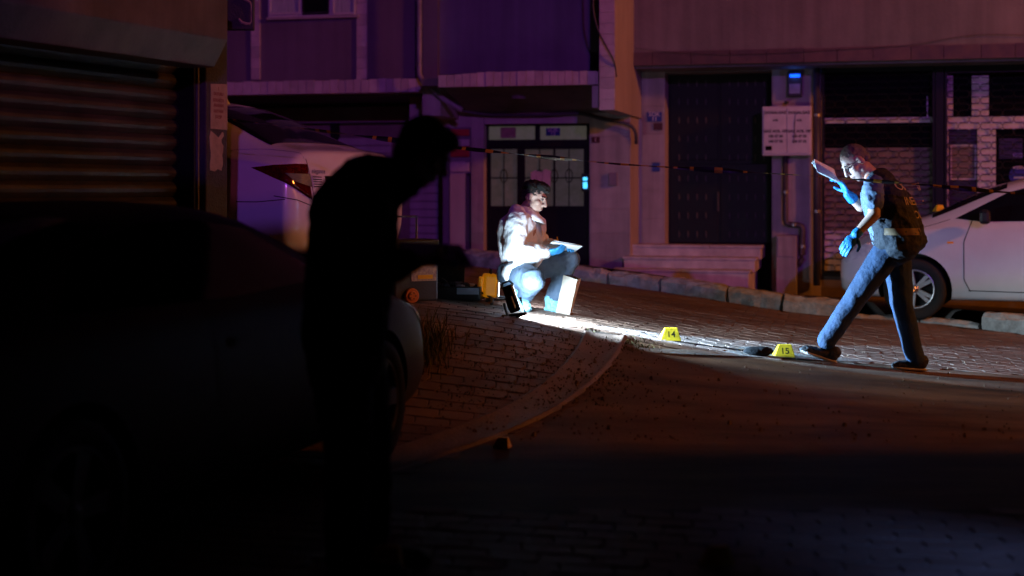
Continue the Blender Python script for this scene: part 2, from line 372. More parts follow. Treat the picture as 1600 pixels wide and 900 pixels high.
# kerb stones, each broken and set a little differently
acc = 0; L = [0]
for a, b in zip(KB, KB[1:]): L.append(L[-1] + (b - a).length)
def at_len(t):
    i = max(0, min(len(KB) - 2, next((q for q in range(len(L) - 1) if L[q + 1] >= t), len(KB) - 2)))
    return KB[i].lerp(KB[i + 1], (t - L[i]) / (L[i + 1] - L[i]))
t = 0; rk = random.Random(3)
while t < L[-1] - .5:
    ln = rk.uniform(.52, .8); a = at_len(t + rk.uniform(.006, .02)); b = at_len(min(L[-1], t + ln - rk.uniform(.006, .03))); t += ln
    mid = (a + b) / 2; px = pxof(mid); hh = kerb_h(mid) + rk.uniform(-.02, .015)
    if GAP[0] < px < GAP[1]: hh = .03
    d = (b - a).normalized(); nn = Vector((d.y, -d.x, 0)); nn = nn if nn.y < 0 else -nn
    bm = bmesh.new(); nu, nw, nh = 8, 3, 4
    vv = {}
    def pt(iu, iw, ih):
        q = a.lerp(b, iu / nu) + nn * (.02 - .17 * iw / nw); z = G(q.x, q.y) - .05 + (hh + .05) * ih / nh
        q = Vector((q.x, q.y, z)); e = noise.noise_vector(q * 7) * .014 + noise.noise_vector(q * 19) * .016
        if ih == nh and iw == 0: q += -nn * .022 + Vector((0, 0, -.022 - .03 * max(0, noise.noise(q * 5))))
        if (iu in (0, nu)) and ih == nh: q.z -= .03 * rk.random()
        return q + e
    m = M(); idx = lambda iu, iw, ih: (iu * (nw + 1) + iw) * (nh + 1) + ih
    allp = [pt(iu, iw, ih) for iu in range(nu + 1) for iw in range(nw + 1) for ih in range(nh + 1)]
    fs = []
    for iu in range(nu):
        for ih in range(nh): fs.append((idx(iu, 0, ih), idx(iu + 1, 0, ih), idx(iu + 1, 0, ih + 1), idx(iu, 0, ih + 1)))
        for iw in range(nw): fs.append((idx(iu, iw, nh), idx(iu + 1, iw, nh), idx(iu + 1, iw + 1, nh), idx(iu, iw + 1, nh)))
    for e_ in (0, nu):
        for iw in range(nw):
            for ih in range(nh): fs.append((idx(e_, iw, ih), idx(e_, iw + 1, ih), idx(e_, iw + 1, ih + 1), idx(e_, iw, ih + 1)))
    m.add(allp, fs); bm.free(); m.build('kerb_stone', 'kerb', sidewalk)
# ---- pavers: interlocking blocks; the largest 300 in view are pieces of their own, the rest one mass
PW, PH = .205, .135
def paver_outline(rn):
    j = lambda s: rn.uniform(-s, s)
    a, b = PW / 2 - .0035, PH / 2 - .0035; z = .02
    o = [(-a + j(.004), -b), (-a * .35, -b + j(.003)), (a * .35, -b + j(.003)), (a, -b + j(.004)), (a + z, -b * .33), (a + z * .6, b * .33), (a + j(.004), b), (a * .3, b + j(.003)), (-a * .4, b + j(.003)), (-a, b), (-a + z * .6, b * .33), (-a + z, -b * .33)]
    return o
variants = []
for q in range(8):
    rn = random.Random(50 + q); o = paver_outline(rn); n_ = len(o); top = [(x * .96, y * .94, .0 + rn.uniform(-.0015, .0015)) for x, y in o]; rim = [(x, y, -.004) for x, y in o]; bot = [(x, y, -.03) for x, y in o]
    variants.append((top + rim + bot, [tuple(range(n_))] + [(i + n_, (i + 1) % n_ + n_, (i + 1) % n_, i) for i in range(n_)] + [(i + 2 * n_, (i + 1) % n_ + 2 * n_, (i + 1) % n_ + n_, i + n_) for i in range(n_)]))
vmesh = []
for q, (v, f) in enumerate(variants):
    me = bpy.data.meshes.new('paver'); me.from_pydata(v, [], f); me.materials.append(MT['paver']); vmesh.append(me)
ang = R(-13); ca, sa = math.cos(ang), math.sin(ang); cells = []; rp_ = random.Random(11)
for iy in range(-20, 110):
    for ix in range(-75, 75):
        lx = (ix + .5 * (iy % 2)) * PW; ly = iy * PH + 5
        x = lx * ca - ly * sa; y = lx * sa + ly * ca
        if y > 17.5 or abs(x) > .40 * y + .25 or y < 3.6: continue
        ing = inside(GUT, x, y); apr = True; clip = None
        if not (ing or y < 6.2 or inside(APRON, x, y)): continue
        dmin, cq = min(((x - q.x) ** 2 + (y - q.y) ** 2, q_i) for q_i, q in enumerate(ro + ri))
        if dmin < .0169:
            pl_ = ro if cq < 40 else ri; oth = ri if cq < 40 else ro; ci = cq % 40
            tn = (pl_[min(ci + 1, 39)] - pl_[max(ci - 1, 0)]); nn = Vector((-tn.y, tn.x, 0)).normalized(); cp = Vector((pl_[ci].x, pl_[ci].y, 0))
            if nn.dot(Vector((oth[ci].x, oth[ci].y, 0)) - cp) > 0: nn = -nn
            clip = (cp + nn * .012, nn)
        elif ing: continue
        if apr:
            k_ = knear(x, y)
            if y > KB[k_].y - .13: continue
            if x < -1.95 + (y - 9.5) * .4 and y < 9.7: continue
        z = G(x, y); e = .05; nrm = Vector((G(x - e, y) - G(x + e, y), G(x, y - e) - G(x, y + e), 2 * e)).normalized()
        cells.append((x, y, z, nrm, apr, clip))
def pscore(c):
    x, y, z = c[:3]; py = HY + (CH - z) * FPX / y; px = CX + x * FPX / y
    if not (c[4] and 625 < px < 1600 and 440 < py < 690): return -1
    if 765 < px < 905 and py < 488: return -1
    return c[3].dot(Vector((-x, -y, CH - z)).normalized()) / (y * y)
order = sorted(cells, key=pscore, reverse=True); stuff = M(); npv = 0
for c in order:
    x, y, z, nrm, _, clip = c
    t1 = Vector((ca, sa, 0)); t1 = (t1 - nrm * t1.dot(nrm)).normalized(); t2 = nrm.cross(t1)
    jz = rp_.uniform(-.0018, .0018); tilt = rp_.uniform(-.012, .012)
    mt = Matrix(((t1.x, t2.x, nrm.x, x), (t1.y, t2.y, nrm.y, y), (t1.z, t2.z, nrm.z, z + .003 + jz), (0, 0, 0, 1))) @ Matrix.Rotation(tilt, 4, 'X') @ Matrix.Rotation(rp_.uniform(-.03, .03), 4, 'Z') @ Matrix.Rotation(rp_.uniform(-.009, .009), 4, 'Y')
    q = rp_.randrange(8)
    if clip:
        n12 = 12; ring = [mt @ Vector((p[0], p[1], -.004)) for p in variants[q][0][n12:2 * n12]]; out = []
        sd_ = [(Vector((p.x, p.y, 0)) - clip[0]).dot(clip[1]) for p in ring]
        for i in range(n12):
            a, b = ring[i], ring[(i + 1) % n12]; da, db = sd_[i], sd_[(i + 1) % n12]
            if da > 0: out.append(a)
            if (da > 0) != (db > 0): out.append(a.lerp(b, da / (da - db)))
        if len(out) < 3: continue
        cc = sum(out, Vector()) / len(out); n_ = len(out)
        stuff.add([p.lerp(cc, .05) + Vector((0, 0, .004)) for p in out] + out + [p - Vector((0, 0, .026)) for p in out], [tuple(range(n_))] + [(i + n_, (i + 1) % n_ + n_, (i + 1) % n_, i) for i in range(n_)] + [(i + 2 * n_, (i + 1) % n_ + 2 * n_, (i + 1) % n_ + n_, i + n_) for i in range(n_)])
        continue
    if npv < 300 and pscore(c) > 0:
        o = bpy.data.objects.new('paver', vmesh[q]); COL.objects.link(o); o.parent = road; o.matrix_local = road.matrix_basis.inverted() @ mt; npv += 1
    else:
        stuff.add([mt @ Vector(p) for p in variants[q][0]], variants[q][1])
stuff.build('paving', 'paver', road, kind='stuff')
# weeds and soil in the joints
wd = M(); rw = random.Random(5)
def blade(m, p, h, lean, wd_=.004):
    a = rw.uniform(0, 6.28); s = Vector((math.cos(a), math.sin(a), 0)) * wd_; l = Vector((math.cos(lean), math.sin(lean), 0)) * h * rw.uniform(.2, .7)
    m.add([p - s, p + s, p + l * .4 + Vector((0, 0, h * .6)) + s * .6, p + l * .4 + Vector((0, 0, h * .6)) - s * .6, p + l + Vector((0, 0, h))], [(0, 1, 2, 3), (3, 2, 4)])
for k_ in range(420):
    c = hit(rw.gauss(672, 16), rw.gauss(545, 18)); blade(wd, c, rw.uniform(.05, .17), rw.uniform(0, 6.28))
o = wd.build('dry_grass', 'weed', kind='stuff'); tag(o, 'tuft of dry grass growing at the dark front wing of the shaded car', 'grass')
wd = M()
for k_ in range(150):
    c0 = hit(rw.uniform(690, 960), rw.uniform(515, 640)) if k_ < 110 else hit(rw.uniform(955, 1012), rw.uniform(529, 550))
    for b_ in range(rw.randint(5, 14)):
        p = c0 + Vector((rw.gauss(0, .06), rw.gauss(0, .018), -.01)); p.z = G(p.x, p.y) - .008
        blade(wd, p, rw.uniform(.01, .03), rw.uniform(0, 6.28), .006)
gr_ = M()
for k_ in range(700):
    c0 = hit(rw.uniform(640, 1600), rw.uniform(540, 690)) if k_ < 420 else hit(rw.gauss(900, 60), rw.gauss(590, 35)); r_ = rw.uniform(.003, .009) * (2 if rw.random() < .06 else 1)
    if c0.y > KB[knear(c0.x, c0.y)].y - .1: continue
    a_ = rw.uniform(0, 6.28); q4 = [c0 + Vector((math.cos(a_ + t_) * r_ * rw.uniform(.7, 1.3), math.sin(a_ + t_) * r_ * rw.uniform(.7, 1.3), 0)) for t_ in (0, 1.57, 3.14, 4.71)]
    gr_.add([p + Vector((0, 0, -.003)) for p in q4] + [c0 + (p - c0) * .55 + Vector((0, 0, r_ * rw.uniform(.7, 1.4) + .003)) for p in q4], [(0, 1, 5, 4), (1, 2, 6, 5), (2, 3, 7, 6), (3, 0, 4, 7), (4, 5, 6, 7)])
o = gr_.build('road_grit', 'asphalt', kind='stuff'); tag(o, 'scattered grit and small stones lying over the road', 'grit')
o = wd.build('joint_weeds', 'weed', kind='stuff'); tag(o, 'low weeds sprouting in the paving joints beside the gutter', 'weeds')
# ================================================================== BUILDINGS
F = Fr(1.638, 18.2, -14)
Z0 = -.4; ZT = 7.5
# ---------------- right-hand building
rb = thing('apartment_building', 'apartment building with pink lit plaster wall over marble ground floor and brown tile cornice', 'building', F.p(2.5, -1, 0))
def wallp(name, m, *a, **k): return part(F, name, m, rb, *a, **k)
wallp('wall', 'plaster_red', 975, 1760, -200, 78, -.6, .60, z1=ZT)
zc0 = F.uz(1280, 97, .6)[1]
rk = random.Random(9)
xp = 964
while xp < 1740:
    wd_ = rk.uniform(50, 62); part(F, 'cornice_tile', 'tile_brown', rb, xp, xp + wd_ - .8, 78, 98.0, .56, .635 + rk.uniform(0, .006), z0=zc0, z1=zc0 + .165 + rk.uniform(-.004, .004)); xp += wd_
mm = M(); F.bx(mm, F.uz(964, 90, .6)[0], F.uz(1760, 90, .6)[0], -.6, .555, zc0 - .03, zc0 + .12); mm.build('soffit', 'soffit', rb)
# masonry behind the cladding, left of and between the openings
wallp('wall_core', 'plaster', 998, 1039, 96, 470, -.9, -.02, z0=Z0)
wallp('wall_core', 'plaster', 1206, 1283, 96, 470, -.9, -.02, z0=Z0)
wallp('wall_core', 'soffit', 1039, 1206, 92, 113, -.9, -.02)
wallp('wall_core', 'tan_panel', 1283, 1760, 92, 108, -.9, -.05)
wallp('wall_core', 'tan_panel', 1283, 1760, 432, 470, -.9, -.02, z0=Z0)
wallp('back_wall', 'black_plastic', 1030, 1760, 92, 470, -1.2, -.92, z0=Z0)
def tiles(fr, parent, px0, px1, zs, w0, w1, m='marble', cols=1, gap=.0035):
    u0 = fr.uz(px0, 300, w1)[0]; u1 = fr.uz(px1, 300, w1)[0]; du = (u1 - u0) / cols
    for c in range(cols):
        for a, b in zip(zs, zs[1:]):
            q = M(); fr.bx(q, u0 + c * du + gap / 2, u0 + (c + 1) * du - gap / 2, w0, w1 + rk.uniform(-.002, .003), a + gap / 2, b - gap / 2); q.build('wall_tile', m, parent)
zs = [Z0, .25] + [.25 + .36 * k for k in range(1, 8)] + [2.9]
tiles(F, rb, 1003, 1038, zs, -.02, .0)
tiles(F, rb, 1207, 1268, zs, -.02, .0, cols=2)
# iron street door in its recess
dr = wallp('door', 'iron', 1043, 1203, 113, 384, -.40, -.34, z0=.55)
for lf in range(2):
    a0 = 1047 + lf * 79
    q = M(); F.pb(q, a0, a0 + 75, 118, 250, -.34, -.325); F.pb(q, a0, a0 + 75, 256, 380, -.34, -.325)
    q.build('door_panel', 'iron', dr, bevel=.006)
    for r_ in range(9):
        for c_ in range(4 if lf == 0 else 5):
            x_ = a0 + 14 + c_ * (14 if lf == 0 else 13.5); y_ = 130 + r_ * 29 + (4 if r_ > 4 else 0)
            q = M(); cc = F.at(x_, y_, -.315); q.tube([cc + Vector((0, 0, .045)), cc + Vector((0, 0, .02)), cc - Vector((0, 0, .02)), cc - Vector((0, 0, .045))], [.004, .011, .011, .004], 6); q.build('door_stud', 'stud', dr)
h_ = M(); h_.tube([F.at(1122, 300, -.3), F.at(1122, 330, -.3)], .012, 8); h_.build('handle', 'stud', dr)
# address plates
def plate(label, px0, px1, py0, py1, w_, m, txt=None, tm='white_paper', ts=.05, fr=F):
    t_ = thing('address_plate', label, 'sign', fr.at((px0 + px1) / 2, py1, w_))
    fr.pb(M(), px0, px1, py0, py1, w_ + .001, w_ + .014).build('plate', m, t_, bevel=.003)
    if txt:
        q = M(); n_ = len(txt)
        for i, s_ in enumerate(txt):
            letters(q, s_, ts, fr.at((px0 + px1) / 2, py0 + (py1 - py0) * (i + .5) / n_, w_ + .0165), fr.u, (0, 0, 1), bold=.001)
        q.build('lettering', tm, t_)
    return t_
plate('blue address plate with pale lettering on marble beside the iron door', 1011, 1034, 175, 190, .004, 'blue_sign', ['SOK', '11'], 'white_pvc', .075)
plate('dark red number plate below the blue plate beside the iron door', 1021, 1035, 192, 203, .004, 'maroon', None)
plate('small faint blue sticker on marble beside the iron door', 1019, 1031, 254, 268, .004, 'blue_sign', None)
plate('dark red number plate on the wall at the glass entrance door', 924, 937, 214, 223, .655, 'maroon', ['1'], 'tile', .07)
# gas cabinet with two doors
gc = thing('gas_meter_cabinet', 'white two door gas meter cabinet mounted on marble wall beside the iron door', 'cabinet', F.at(1230, 243, .12))
part(F, 'case', 'white_pvc', gc, 1191, 1268, 166, 243, .003, .235, bevel=.008)
for a0, a1 in ((1193, 1228.3), (1229.5, 1266)):
    dd = part(F, 'door', 'white_pvc', gc, a0, a1, 169, 240, .235, .248, bevel=.006)
    q = M(); c0 = (a0 + a1) / 2 + 1
    for i, (s_, sz, y_) in enumerate((('DOGALGAZ', .048, 176), ('ACIL', .03, 188), ('GAZ ACIL 187', .046, 205), ('100 47 00', .044, 213), ('100 57 52', .044, 221))):
        letters(q, s_, sz, F.at(c0, y_, .2495), F.u, (0, 0, 1), bold=.002)
    if a0 < 1200: F.pb(q, 1196, 1206, 228, 235, .249, .2495)
    q.build('lettering', 'ink', dd)
sc_ = M(); sc_.tube([F.at(1243, 178, .252), F.at(1241.5, 195, .252), F.at(1242, 210, .252), F.at(1240, 224, .252)], [.004, .009, .008, .004], 5); sc_.build('rust_streak', 'tan_panel', gc)
vt = M(); vt.tube([F.at(1229, 163, .1), F.at(1229, 158, .1)], .028, 8); vt.build('vent_cap', 'black_plastic', gc)
# wall pipes
def wpipe(label, pts, w_, r_, m='pipe', clips=(), fr=F, name='drain_pipe'):
    t_ = thing(name, label, 'pipe', fr.at(*pts[-1], w_)); q = M(); pp = [fr.at(x, y, w_) for x, y in pts]; out = []
    for i, p in enumerate(pp):
        if 0 < i < len(pp) - 1:
            a = p + (pp[i - 1] - p).normalized() * min(.06, (pp[i - 1] - p).length * .4); b = p + (pp[i + 1] - p).normalized() * min(.06, (pp[i + 1] - p).length * .4)
            out += [a, a.lerp(p, .6).lerp(p.lerp(b, .4), .5), b]
        else: out.append(p)
    q.tube(out, r_, 10); q.build('pipe', m, t_, smooth=True)
    for x, y in clips:
        c = fr.at(x, y, w_); q = M(); q.tube([c - Vector((0, 0, .018)), c + Vector((0, 0, .018))], r_ + .008, 10); q.build('clip', 'grey_metal', t_)
    return t_
wpipe('dark gas pipe stepping down the wall below the white meter cabinet', [(1227, 244), (1227, 350), (1254, 352), (1254, 405), (1247, 414)], .07, .035, 'pipe', [(1227, 300), (1240, 351), (1254, 385)])
wpipe('black rainwater downpipe between the marble wall and the shop grille', [(1276, 104), (1276, 446)], .10, .043, 'pipe', [(1276, 180), (1276, 330)])
pd = thing('utility_box', 'low marble coloured utility box standing against the wall under the bent pipe', 'box', F.at(1229, 440, .15))
part(F, 'case', 'marble', pd, 1213, 1244.5, 368, 440, .004, .24, bevel=.006, z0=Z0 + .4)
part(F, 'door', 'marble', pd, 1215, 1240, 370, 401, .24, .252, bevel=.004)
# insect lamp with blue light
bl = thing('insect_lamp', 'black box lamp with a small blue light above the white meter cabinet', 'lamp', F.at(1241, 150, .05))
part(F, 'case', 'black_plastic', bl, 1230, 1253, 112, 151, .003, .09, bevel=.008)
part(F, 'lamp_tube', 'led_blue', bl, 1234, 1250, 116, 120.5, .09, .10)
part(F, 'grid', 'grey_metal', bl, 1233, 1250, 131, 146, .09, .096)
light('insect_lamp_light', 'POINT', F.at(1241, 118, .16), (.05, .2, 1), .35, .02)
# steps
st = thing('entrance_steps', 'three worn stone steps leading up to the iron door', 'steps', F.p(.5, .5, 0))
for a0, a1, y0, y1, w_ in ((985, 1191, 383, 402, .46), (972, 1182, 402, 421.5, .78), (955, 1172, 421.5, 450, 1.1)):
    u0 = F.uz(a0, y0, w_)[0]; u1 = F.uz(a1, y0, w_)[0]; z1 = F.uz((a0 + a1) / 2, y0, w_)[1]; z0 = F.uz((a0 + a1) / 2, y1, w_)[1]
    q = M(); F.bx(q, u0 + .02, u1 - .02, -.3, w_ - .012, z0 - .02 if y1 < 440 else Z0, z1 - .032); sp = q.build('step', 'step_stone', st, bevel=.006)
    cut = F.uz(a0 + (a1 - a0) * rk.uniform(.35, .6), y0, w_)[0]
    for a, b in ((u0, cut - .002), (cut + .002, u1)):
        q = M(); F.bx(q, a, b, w_ - .33, w_ + rk.uniform(0, .006), z1 - .031, z1); q.build('tread_slab', 'step_stone', sp, bevel=.006)
# ---- shop fronts behind the roll-down grilles
def shop(label, x): return thing('shop_front', label, 'shop front', F.at(x, 440, -.2))
s1 = shop('closed shop window with tan panel behind a dark link grille', 1370)
def sp_(t_, name, m, *a, **k): return part(F, name, m, t_, *a, **k)
sp_(s1, 'frame', 'frame_white', 1283, 1288, 122, 436, -.16, -.06, bevel=.004)
sp_(s1, 'frame', 'frame_white', 1288.3, 1461, 183.5, 192, -.16, -.06, bevel=.004)
sp_(s1, 'frame', 'grey_metal', 1448, 1450, 150, 183.2, -.16, -.1)
sp_(s1, 'pane', 'glass_dark', 1288.3, 1461, 108.3, 183.3, -.15, -.13)
sp_(s1, 'pane', 'glass_dark', 1288.3, 1461, 192.3, 230, -.15, -.13)
sp_(s1, 'panel', 'tan_panel', 1288.3, 1461, 231, 361, -.15, -.10)
sp_(s1, 'panel', 'frame_white', 1288.3, 1461, 361.5, 424, -.15, -.08, bevel=.004)
wallp('column', 'iron', 1462, 1474.5, 104, 446, -.3, .05, z0=Z0)
s2 = shop('white framed shop door and window with blue round sticker behind a grille', 1560)
W2 = -.10
for nm, a in (('frame', (1476, 1489, 118, 181)), ('frame', (1518.5, 1545, 118, 181)), ('frame', (1476, 1720, 181.3, 201.5)), ('frame', (1476, 1482, 201.8, 432)), ('frame', (1527, 1556, 201.8, 432)), ('frame', (1482.3, 1526.7, 420, 432))):
    sp_(s2, nm, 'frame_white', *a, -.2, W2, bevel=.003)
sp_(s2, 'pane', 'glass_dark', 1489.3, 1518.2, 108, 181, -.19, -.15)
sp_(s2, 'pane', 'glass_dark', 1545.3, 1720, 120, 181, -.19, -.15)
pn = sp_(s2, 'pane', 'glass_dark', 1556.3, 1720, 202, 432, -.19, -.15)
sp_(s2, 'door', 'black_plastic', 1482.3, 1526.7, 202, 419.7, -.19, -.15)
q = M()
for a in ((1485, 1487.5, 226, 281), (1523, 1525.5, 226, 281), (1487.5, 1523, 226, 228.3), (1487.5, 1523, 278.7, 281)): F.pb(q, *a, -.15, -.135)
q.build('poster_frame', 'frame_white', s2)
sp_(s2, 'poster', 'tan_panel', 1487.6, 1522.9, 228.4, 278.6, -.15, -.142)
sp_(s2, 'sign_panel', 'black_plastic', 1561, 1598, 216, 248, -.15, -.13)
q = M(); letters(q, '1500', .06, F.at(1590, 243, -.128), F.u, (0, 0, 1), bold=.002); q.build('lettering', 'grey_metal', s2)
q = M(); c = F.at(1592, 274, -.14); q.prism([c + F.u * (.115 * math.cos(a * .3142)) + Vector((0, 0, .115 * math.sin(a * .3142))) for a in range(20)], F.n * .004); q.build('round_sticker', 'blue_sign', pn)
q = M(); q.prism([F.at(1592, 262, -.135) + F.u * (.07 * math.cos(a * .52)) + Vector((0, 0, .018 * math.sin(a * .52))) for a in range(12)], F.n * .003); F.pb(q, 1584, 1600, 276, 279, -.136, -.133); q.build('sticker_print', 'white_pvc', pn)
# grilles: bent wires forming long links
def grille(label, px0, px1, w_):
    t_ = thing('roll_down_grille', label, 'grille', F.at((px0 + px1) / 2, 430, w_))
    u0 = F.uz(px0, 300, w_)[0]; u1 = F.uz(px1, 300, w_)[0]; z0 = F.uz((px0 + px1) / 2, 430, w_)[1]; z1 = F.uz((px0 + px1) / 2, 108, w_)[1]
    per = .255; rowh = .078; n_ = int((z1 - z0) / rowh)
    for r_ in range(n_):
        zc = z0 + (r_ + .5) * rowh; pts_ = []; u = u0; k_ = 0; s_ = 1 if r_ % 2 else -1; ph = 0
        while u < u1:
            for du, dz in ((0, s_), (.02, 0), (.1075, 0), (.1275, -s_), (.1475, 0), (.235, 0)):
                if u + du <= u1: pts_.append(F.p(u + du, w_ + .004 * s_, zc + dz * rowh * .47))
            u += per
        q = M(); q.tube(pts_, .0065, 4); q.build('grille_wire', 'wire', t_)
    for xg in (px0 - 2, px1 + 2):
        part(F, 'guide_rail', 'iron', t_, xg - 2, xg + 2, 106, 432, w_ - .02, w_ + .02)
    part(F, 'bottom_bar', 'iron', t_, px0, px1, 427, 433, w_ - .012, w_ + .012)
    part(F, 'housing', 'iron', t_, px0 - 2, px1 + 2, 100, 112, -.03, w_ + .03)
grille('dark link grille drawn down over the tan panelled shop window', 1288, 1457, .02)
grille('dark link grille drawn down over the white framed shop door', 1480, 1716, .02)

# ---------------- left-hand building with overhanging storey and entrance
lb = thing('corner_apartment_building', 'apartment building with purple lit overhanging storey, tiled bands and glass entrance door', 'building', F.p(-3, -1, 0))
def lw(name, m, *a, **k): return part(F, name, m, lb, *a, **k)
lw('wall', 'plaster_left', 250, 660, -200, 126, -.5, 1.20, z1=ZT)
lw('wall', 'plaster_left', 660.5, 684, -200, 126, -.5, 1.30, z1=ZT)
lw('wall', 'dark_paint_and_shade', 684.5, 934, -200, 114, -.5, 1.22, z1=ZT)  # balcony wall, its shade painted in as a darker violet
lw('pillar', 'plaster', 936, 961, -200, 172, -.55, 1.96, z1=ZT)
lw('wall_strip', 'tile_brown', 963, 974, -200, 80, -.6, .9, z1=ZT)
lw('wall', 'plaster', 921, 985, 100, 470, -.6, .63, z0=Z0)
lw('wall', 'plaster', 757, 920.5, 150, 193, -.6, .63)
lw('wall', 'plaster', 736, 756, 150, 470, -.6, .62, z0=Z0)
lw('wall', 'plaster', 703, 727, 252, 470, -.6, .60, z0=Z0)
lw('wall', 'plaster', 640, 757, 150, 200, -.6, .58)
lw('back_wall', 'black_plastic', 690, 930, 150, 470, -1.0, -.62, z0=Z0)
tiles(F, lb, 922, 984.5, [Z0, .2] + [.2 + .3 * k for k in range(1, 8)], .63, .65)
for a0, a1 in ((736.5, 755.5),): tiles(F, lb, a0, a1, [Z0, .2, .8, 1.4, 2.0], .62, .635)
# pillar tiles
zs = [F.uz(948, y, 1.98)[1] for y in range(172, -120, -17)]
tiles(F, lb, 936.5, 960.5, zs, 1.96, 1.98, 'tile')
# bands of upright tiles
def band(px0, px1, ya, yb, w0, w1, step, sag=0):
    x = px0
    while x < px1 - 2:
        x2 = min(px1, x + step * rk.uniform(.9, 1.1)); t_ = (x - px0) / (px1 - px0); dy = sag * math.sin(t_ * math.pi)
        part(F, 'band_tile', 'tile', lb, x, x2 - .7, ya - dy + (0 if sag else 0), yb, w0, w1 + rk.uniform(-.004, .006)); x = x2
zb = F.uz(500, 146, 1.28)[1]
xq = 330
while xq < 684:
    x2 = xq + 12.5 * rk.uniform(.9, 1.1); q = M(); F.bx(q, F.uz(xq, 100, 1.28)[0], F.uz(x2 - .7, 100, 1.28)[0], 1.0, 1.28 + rk.uniform(0, .008), zb, zb + .165 + rk.uniform(-.004, .006)); q.build('band_tile', 'tile', lb); xq = x2
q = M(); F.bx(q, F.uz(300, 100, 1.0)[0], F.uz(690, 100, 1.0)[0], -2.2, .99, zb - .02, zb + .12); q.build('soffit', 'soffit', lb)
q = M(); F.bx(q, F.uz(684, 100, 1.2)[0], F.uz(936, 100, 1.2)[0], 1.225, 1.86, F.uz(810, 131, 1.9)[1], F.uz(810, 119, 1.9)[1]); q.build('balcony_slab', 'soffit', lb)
zb2 = F.uz(810, 134, 1.92)[1]
xq = 685
while xq < 934:
    x2 = min(935, xq + 12.5 * rk.uniform(.85, 1.15)); t_ = (xq - 685) / 250
    q = M(); F.bx(q, F.uz(xq, 100, 1.92)[0], F.uz(x2 - .7, 100, 1.92)[0], 1.865, 1.92 + rk.uniform(0, .008), zb2, zb2 + .14 + .03 * math.sin(t_ * 3.1) + rk.uniform(-.004, .006)); q.build('band_tile', 'tile', lb); xq = x2
# sloping soffit over the entrance
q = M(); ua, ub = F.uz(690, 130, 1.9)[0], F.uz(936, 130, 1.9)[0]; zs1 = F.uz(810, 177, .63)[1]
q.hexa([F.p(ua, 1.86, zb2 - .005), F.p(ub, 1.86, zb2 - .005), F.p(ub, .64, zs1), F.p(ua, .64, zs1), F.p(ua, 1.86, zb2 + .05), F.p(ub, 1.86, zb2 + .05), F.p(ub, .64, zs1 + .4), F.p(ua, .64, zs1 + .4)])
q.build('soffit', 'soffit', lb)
q = M(); c = F.at(810, 143, 1.4); q.prism([c + F.u * (.09 * math.cos(a * .5236)) + F.n * (.09 * math.sin(a * .5236)) + Vector((0, 0, -.09)) for a in range(12)], (0, 0, .06)); q.build('ceiling_lamp', 'soffit', lb)
# cantilever beam ends
lw('beam', 'plaster', 660, 688, 139, 181, -.6, 1.40)
lw('beam', 'plaster', 925, 935, 134, 168, .7, 1.9)
# tiled pilaster strips on the upper storey
for a0, a1 in ((392, 406), (557, 573)):
    zs = [F.uz((a0 + a1) / 2, y, 1.23)[1] for y in range(124, -100, -17)]
    tiles(F, lb, a0, a1, zs, 1.2, 1.226, 'tile')
# upper window
wn = lw('window', 'white_pvc', 419, 556, -120, 27, 1.2, 1.222)
for a0, a1, mt_ in ((423, 466, 'curtain'), (474, 511, 'glass_dark'), (522, 552, 'curtain')):
    part(F, 'pane', mt_, wn, a0, a1, -120, 19, 1.2222, 1.228)
    q = M(); F.pb(q, a0 - 2, a1 + 2, 19.3, 22.5, 1.222, 1.245); F.pb(q, a0 - 2.5, a0 - .3, -120, 19, 1.222, 1.245); F.pb(q, a1 + .3, a1 + 2.5, -120, 19, 1.222, 1.245)
    q.build('sash', 'black_plastic' if mt_ == 'glass_dark' else 'white_pvc', wn)
part(F, 'sill', 'plaster', wn, 416, 559, 25, 29, 1.222, 1.27)
# recessed closed shop under the overhang
RW = -.55
q = M(); F.bx(q, F.uz(250, 300, RW)[0], F.uz(703, 300, RW)[0], RW - .3, RW - .06, Z0, zb); q.build('back_wall', 'tan_panel', lb)
z_ = .5
ua, ub = F.uz(330, 300, RW)[0], F.uz(700, 300, RW)[0]
for seg_ in ((ua, F.uz(518, 300, RW)[0], 'shop_wall'), (F.uz(524, 300, RW)[0], F.uz(612, 300, RW)[0], 'plaster'), (F.uz(640, 300, RW)[0], F.uz(692, 300, RW)[0], 'plaster')):
    zq = .3
    while zq < zb - .5:
        q = M(); F.bx(q, seg_[0], seg_[1], RW - .055, RW - .005 + .012 * (int(zq * 50) % 2), zq, zq + .105); q.build('shutter_slat', seg_[2], lb, bevel=.012); zq += .11
lw('lintel', 'dark_paint_and_shade', 330, 702, 168, 192, RW - .05, RW + .12)
lw('post', 'iron', 516, 525, 190, 440, RW - .05, RW + .1, z0=Z0)
lw('post', 'dark_paint_and_shade', 692, 703, 190, 440, -.5, .5, z0=Z0)
# sign boards on the pier left of the door
sb = thing('sign_board', 'stack of small red and pink sign boards on the pier left of the entrance door', 'sign', F.at(718, 270, .7))
for y0, y1, mt_ in ((202, 212, 'red_sign'), (218, 228, 'tile'), (229, 245, 'red_sign'), (254, 268, 'tile')):
    part(F, 'board', mt_, sb, 703, 733, y0, y1, .60, .64, bevel=.004)
part(F, 'backing', 'dark_paint_and_shade', sb, 701, 735, 199, 271, .585, .599)
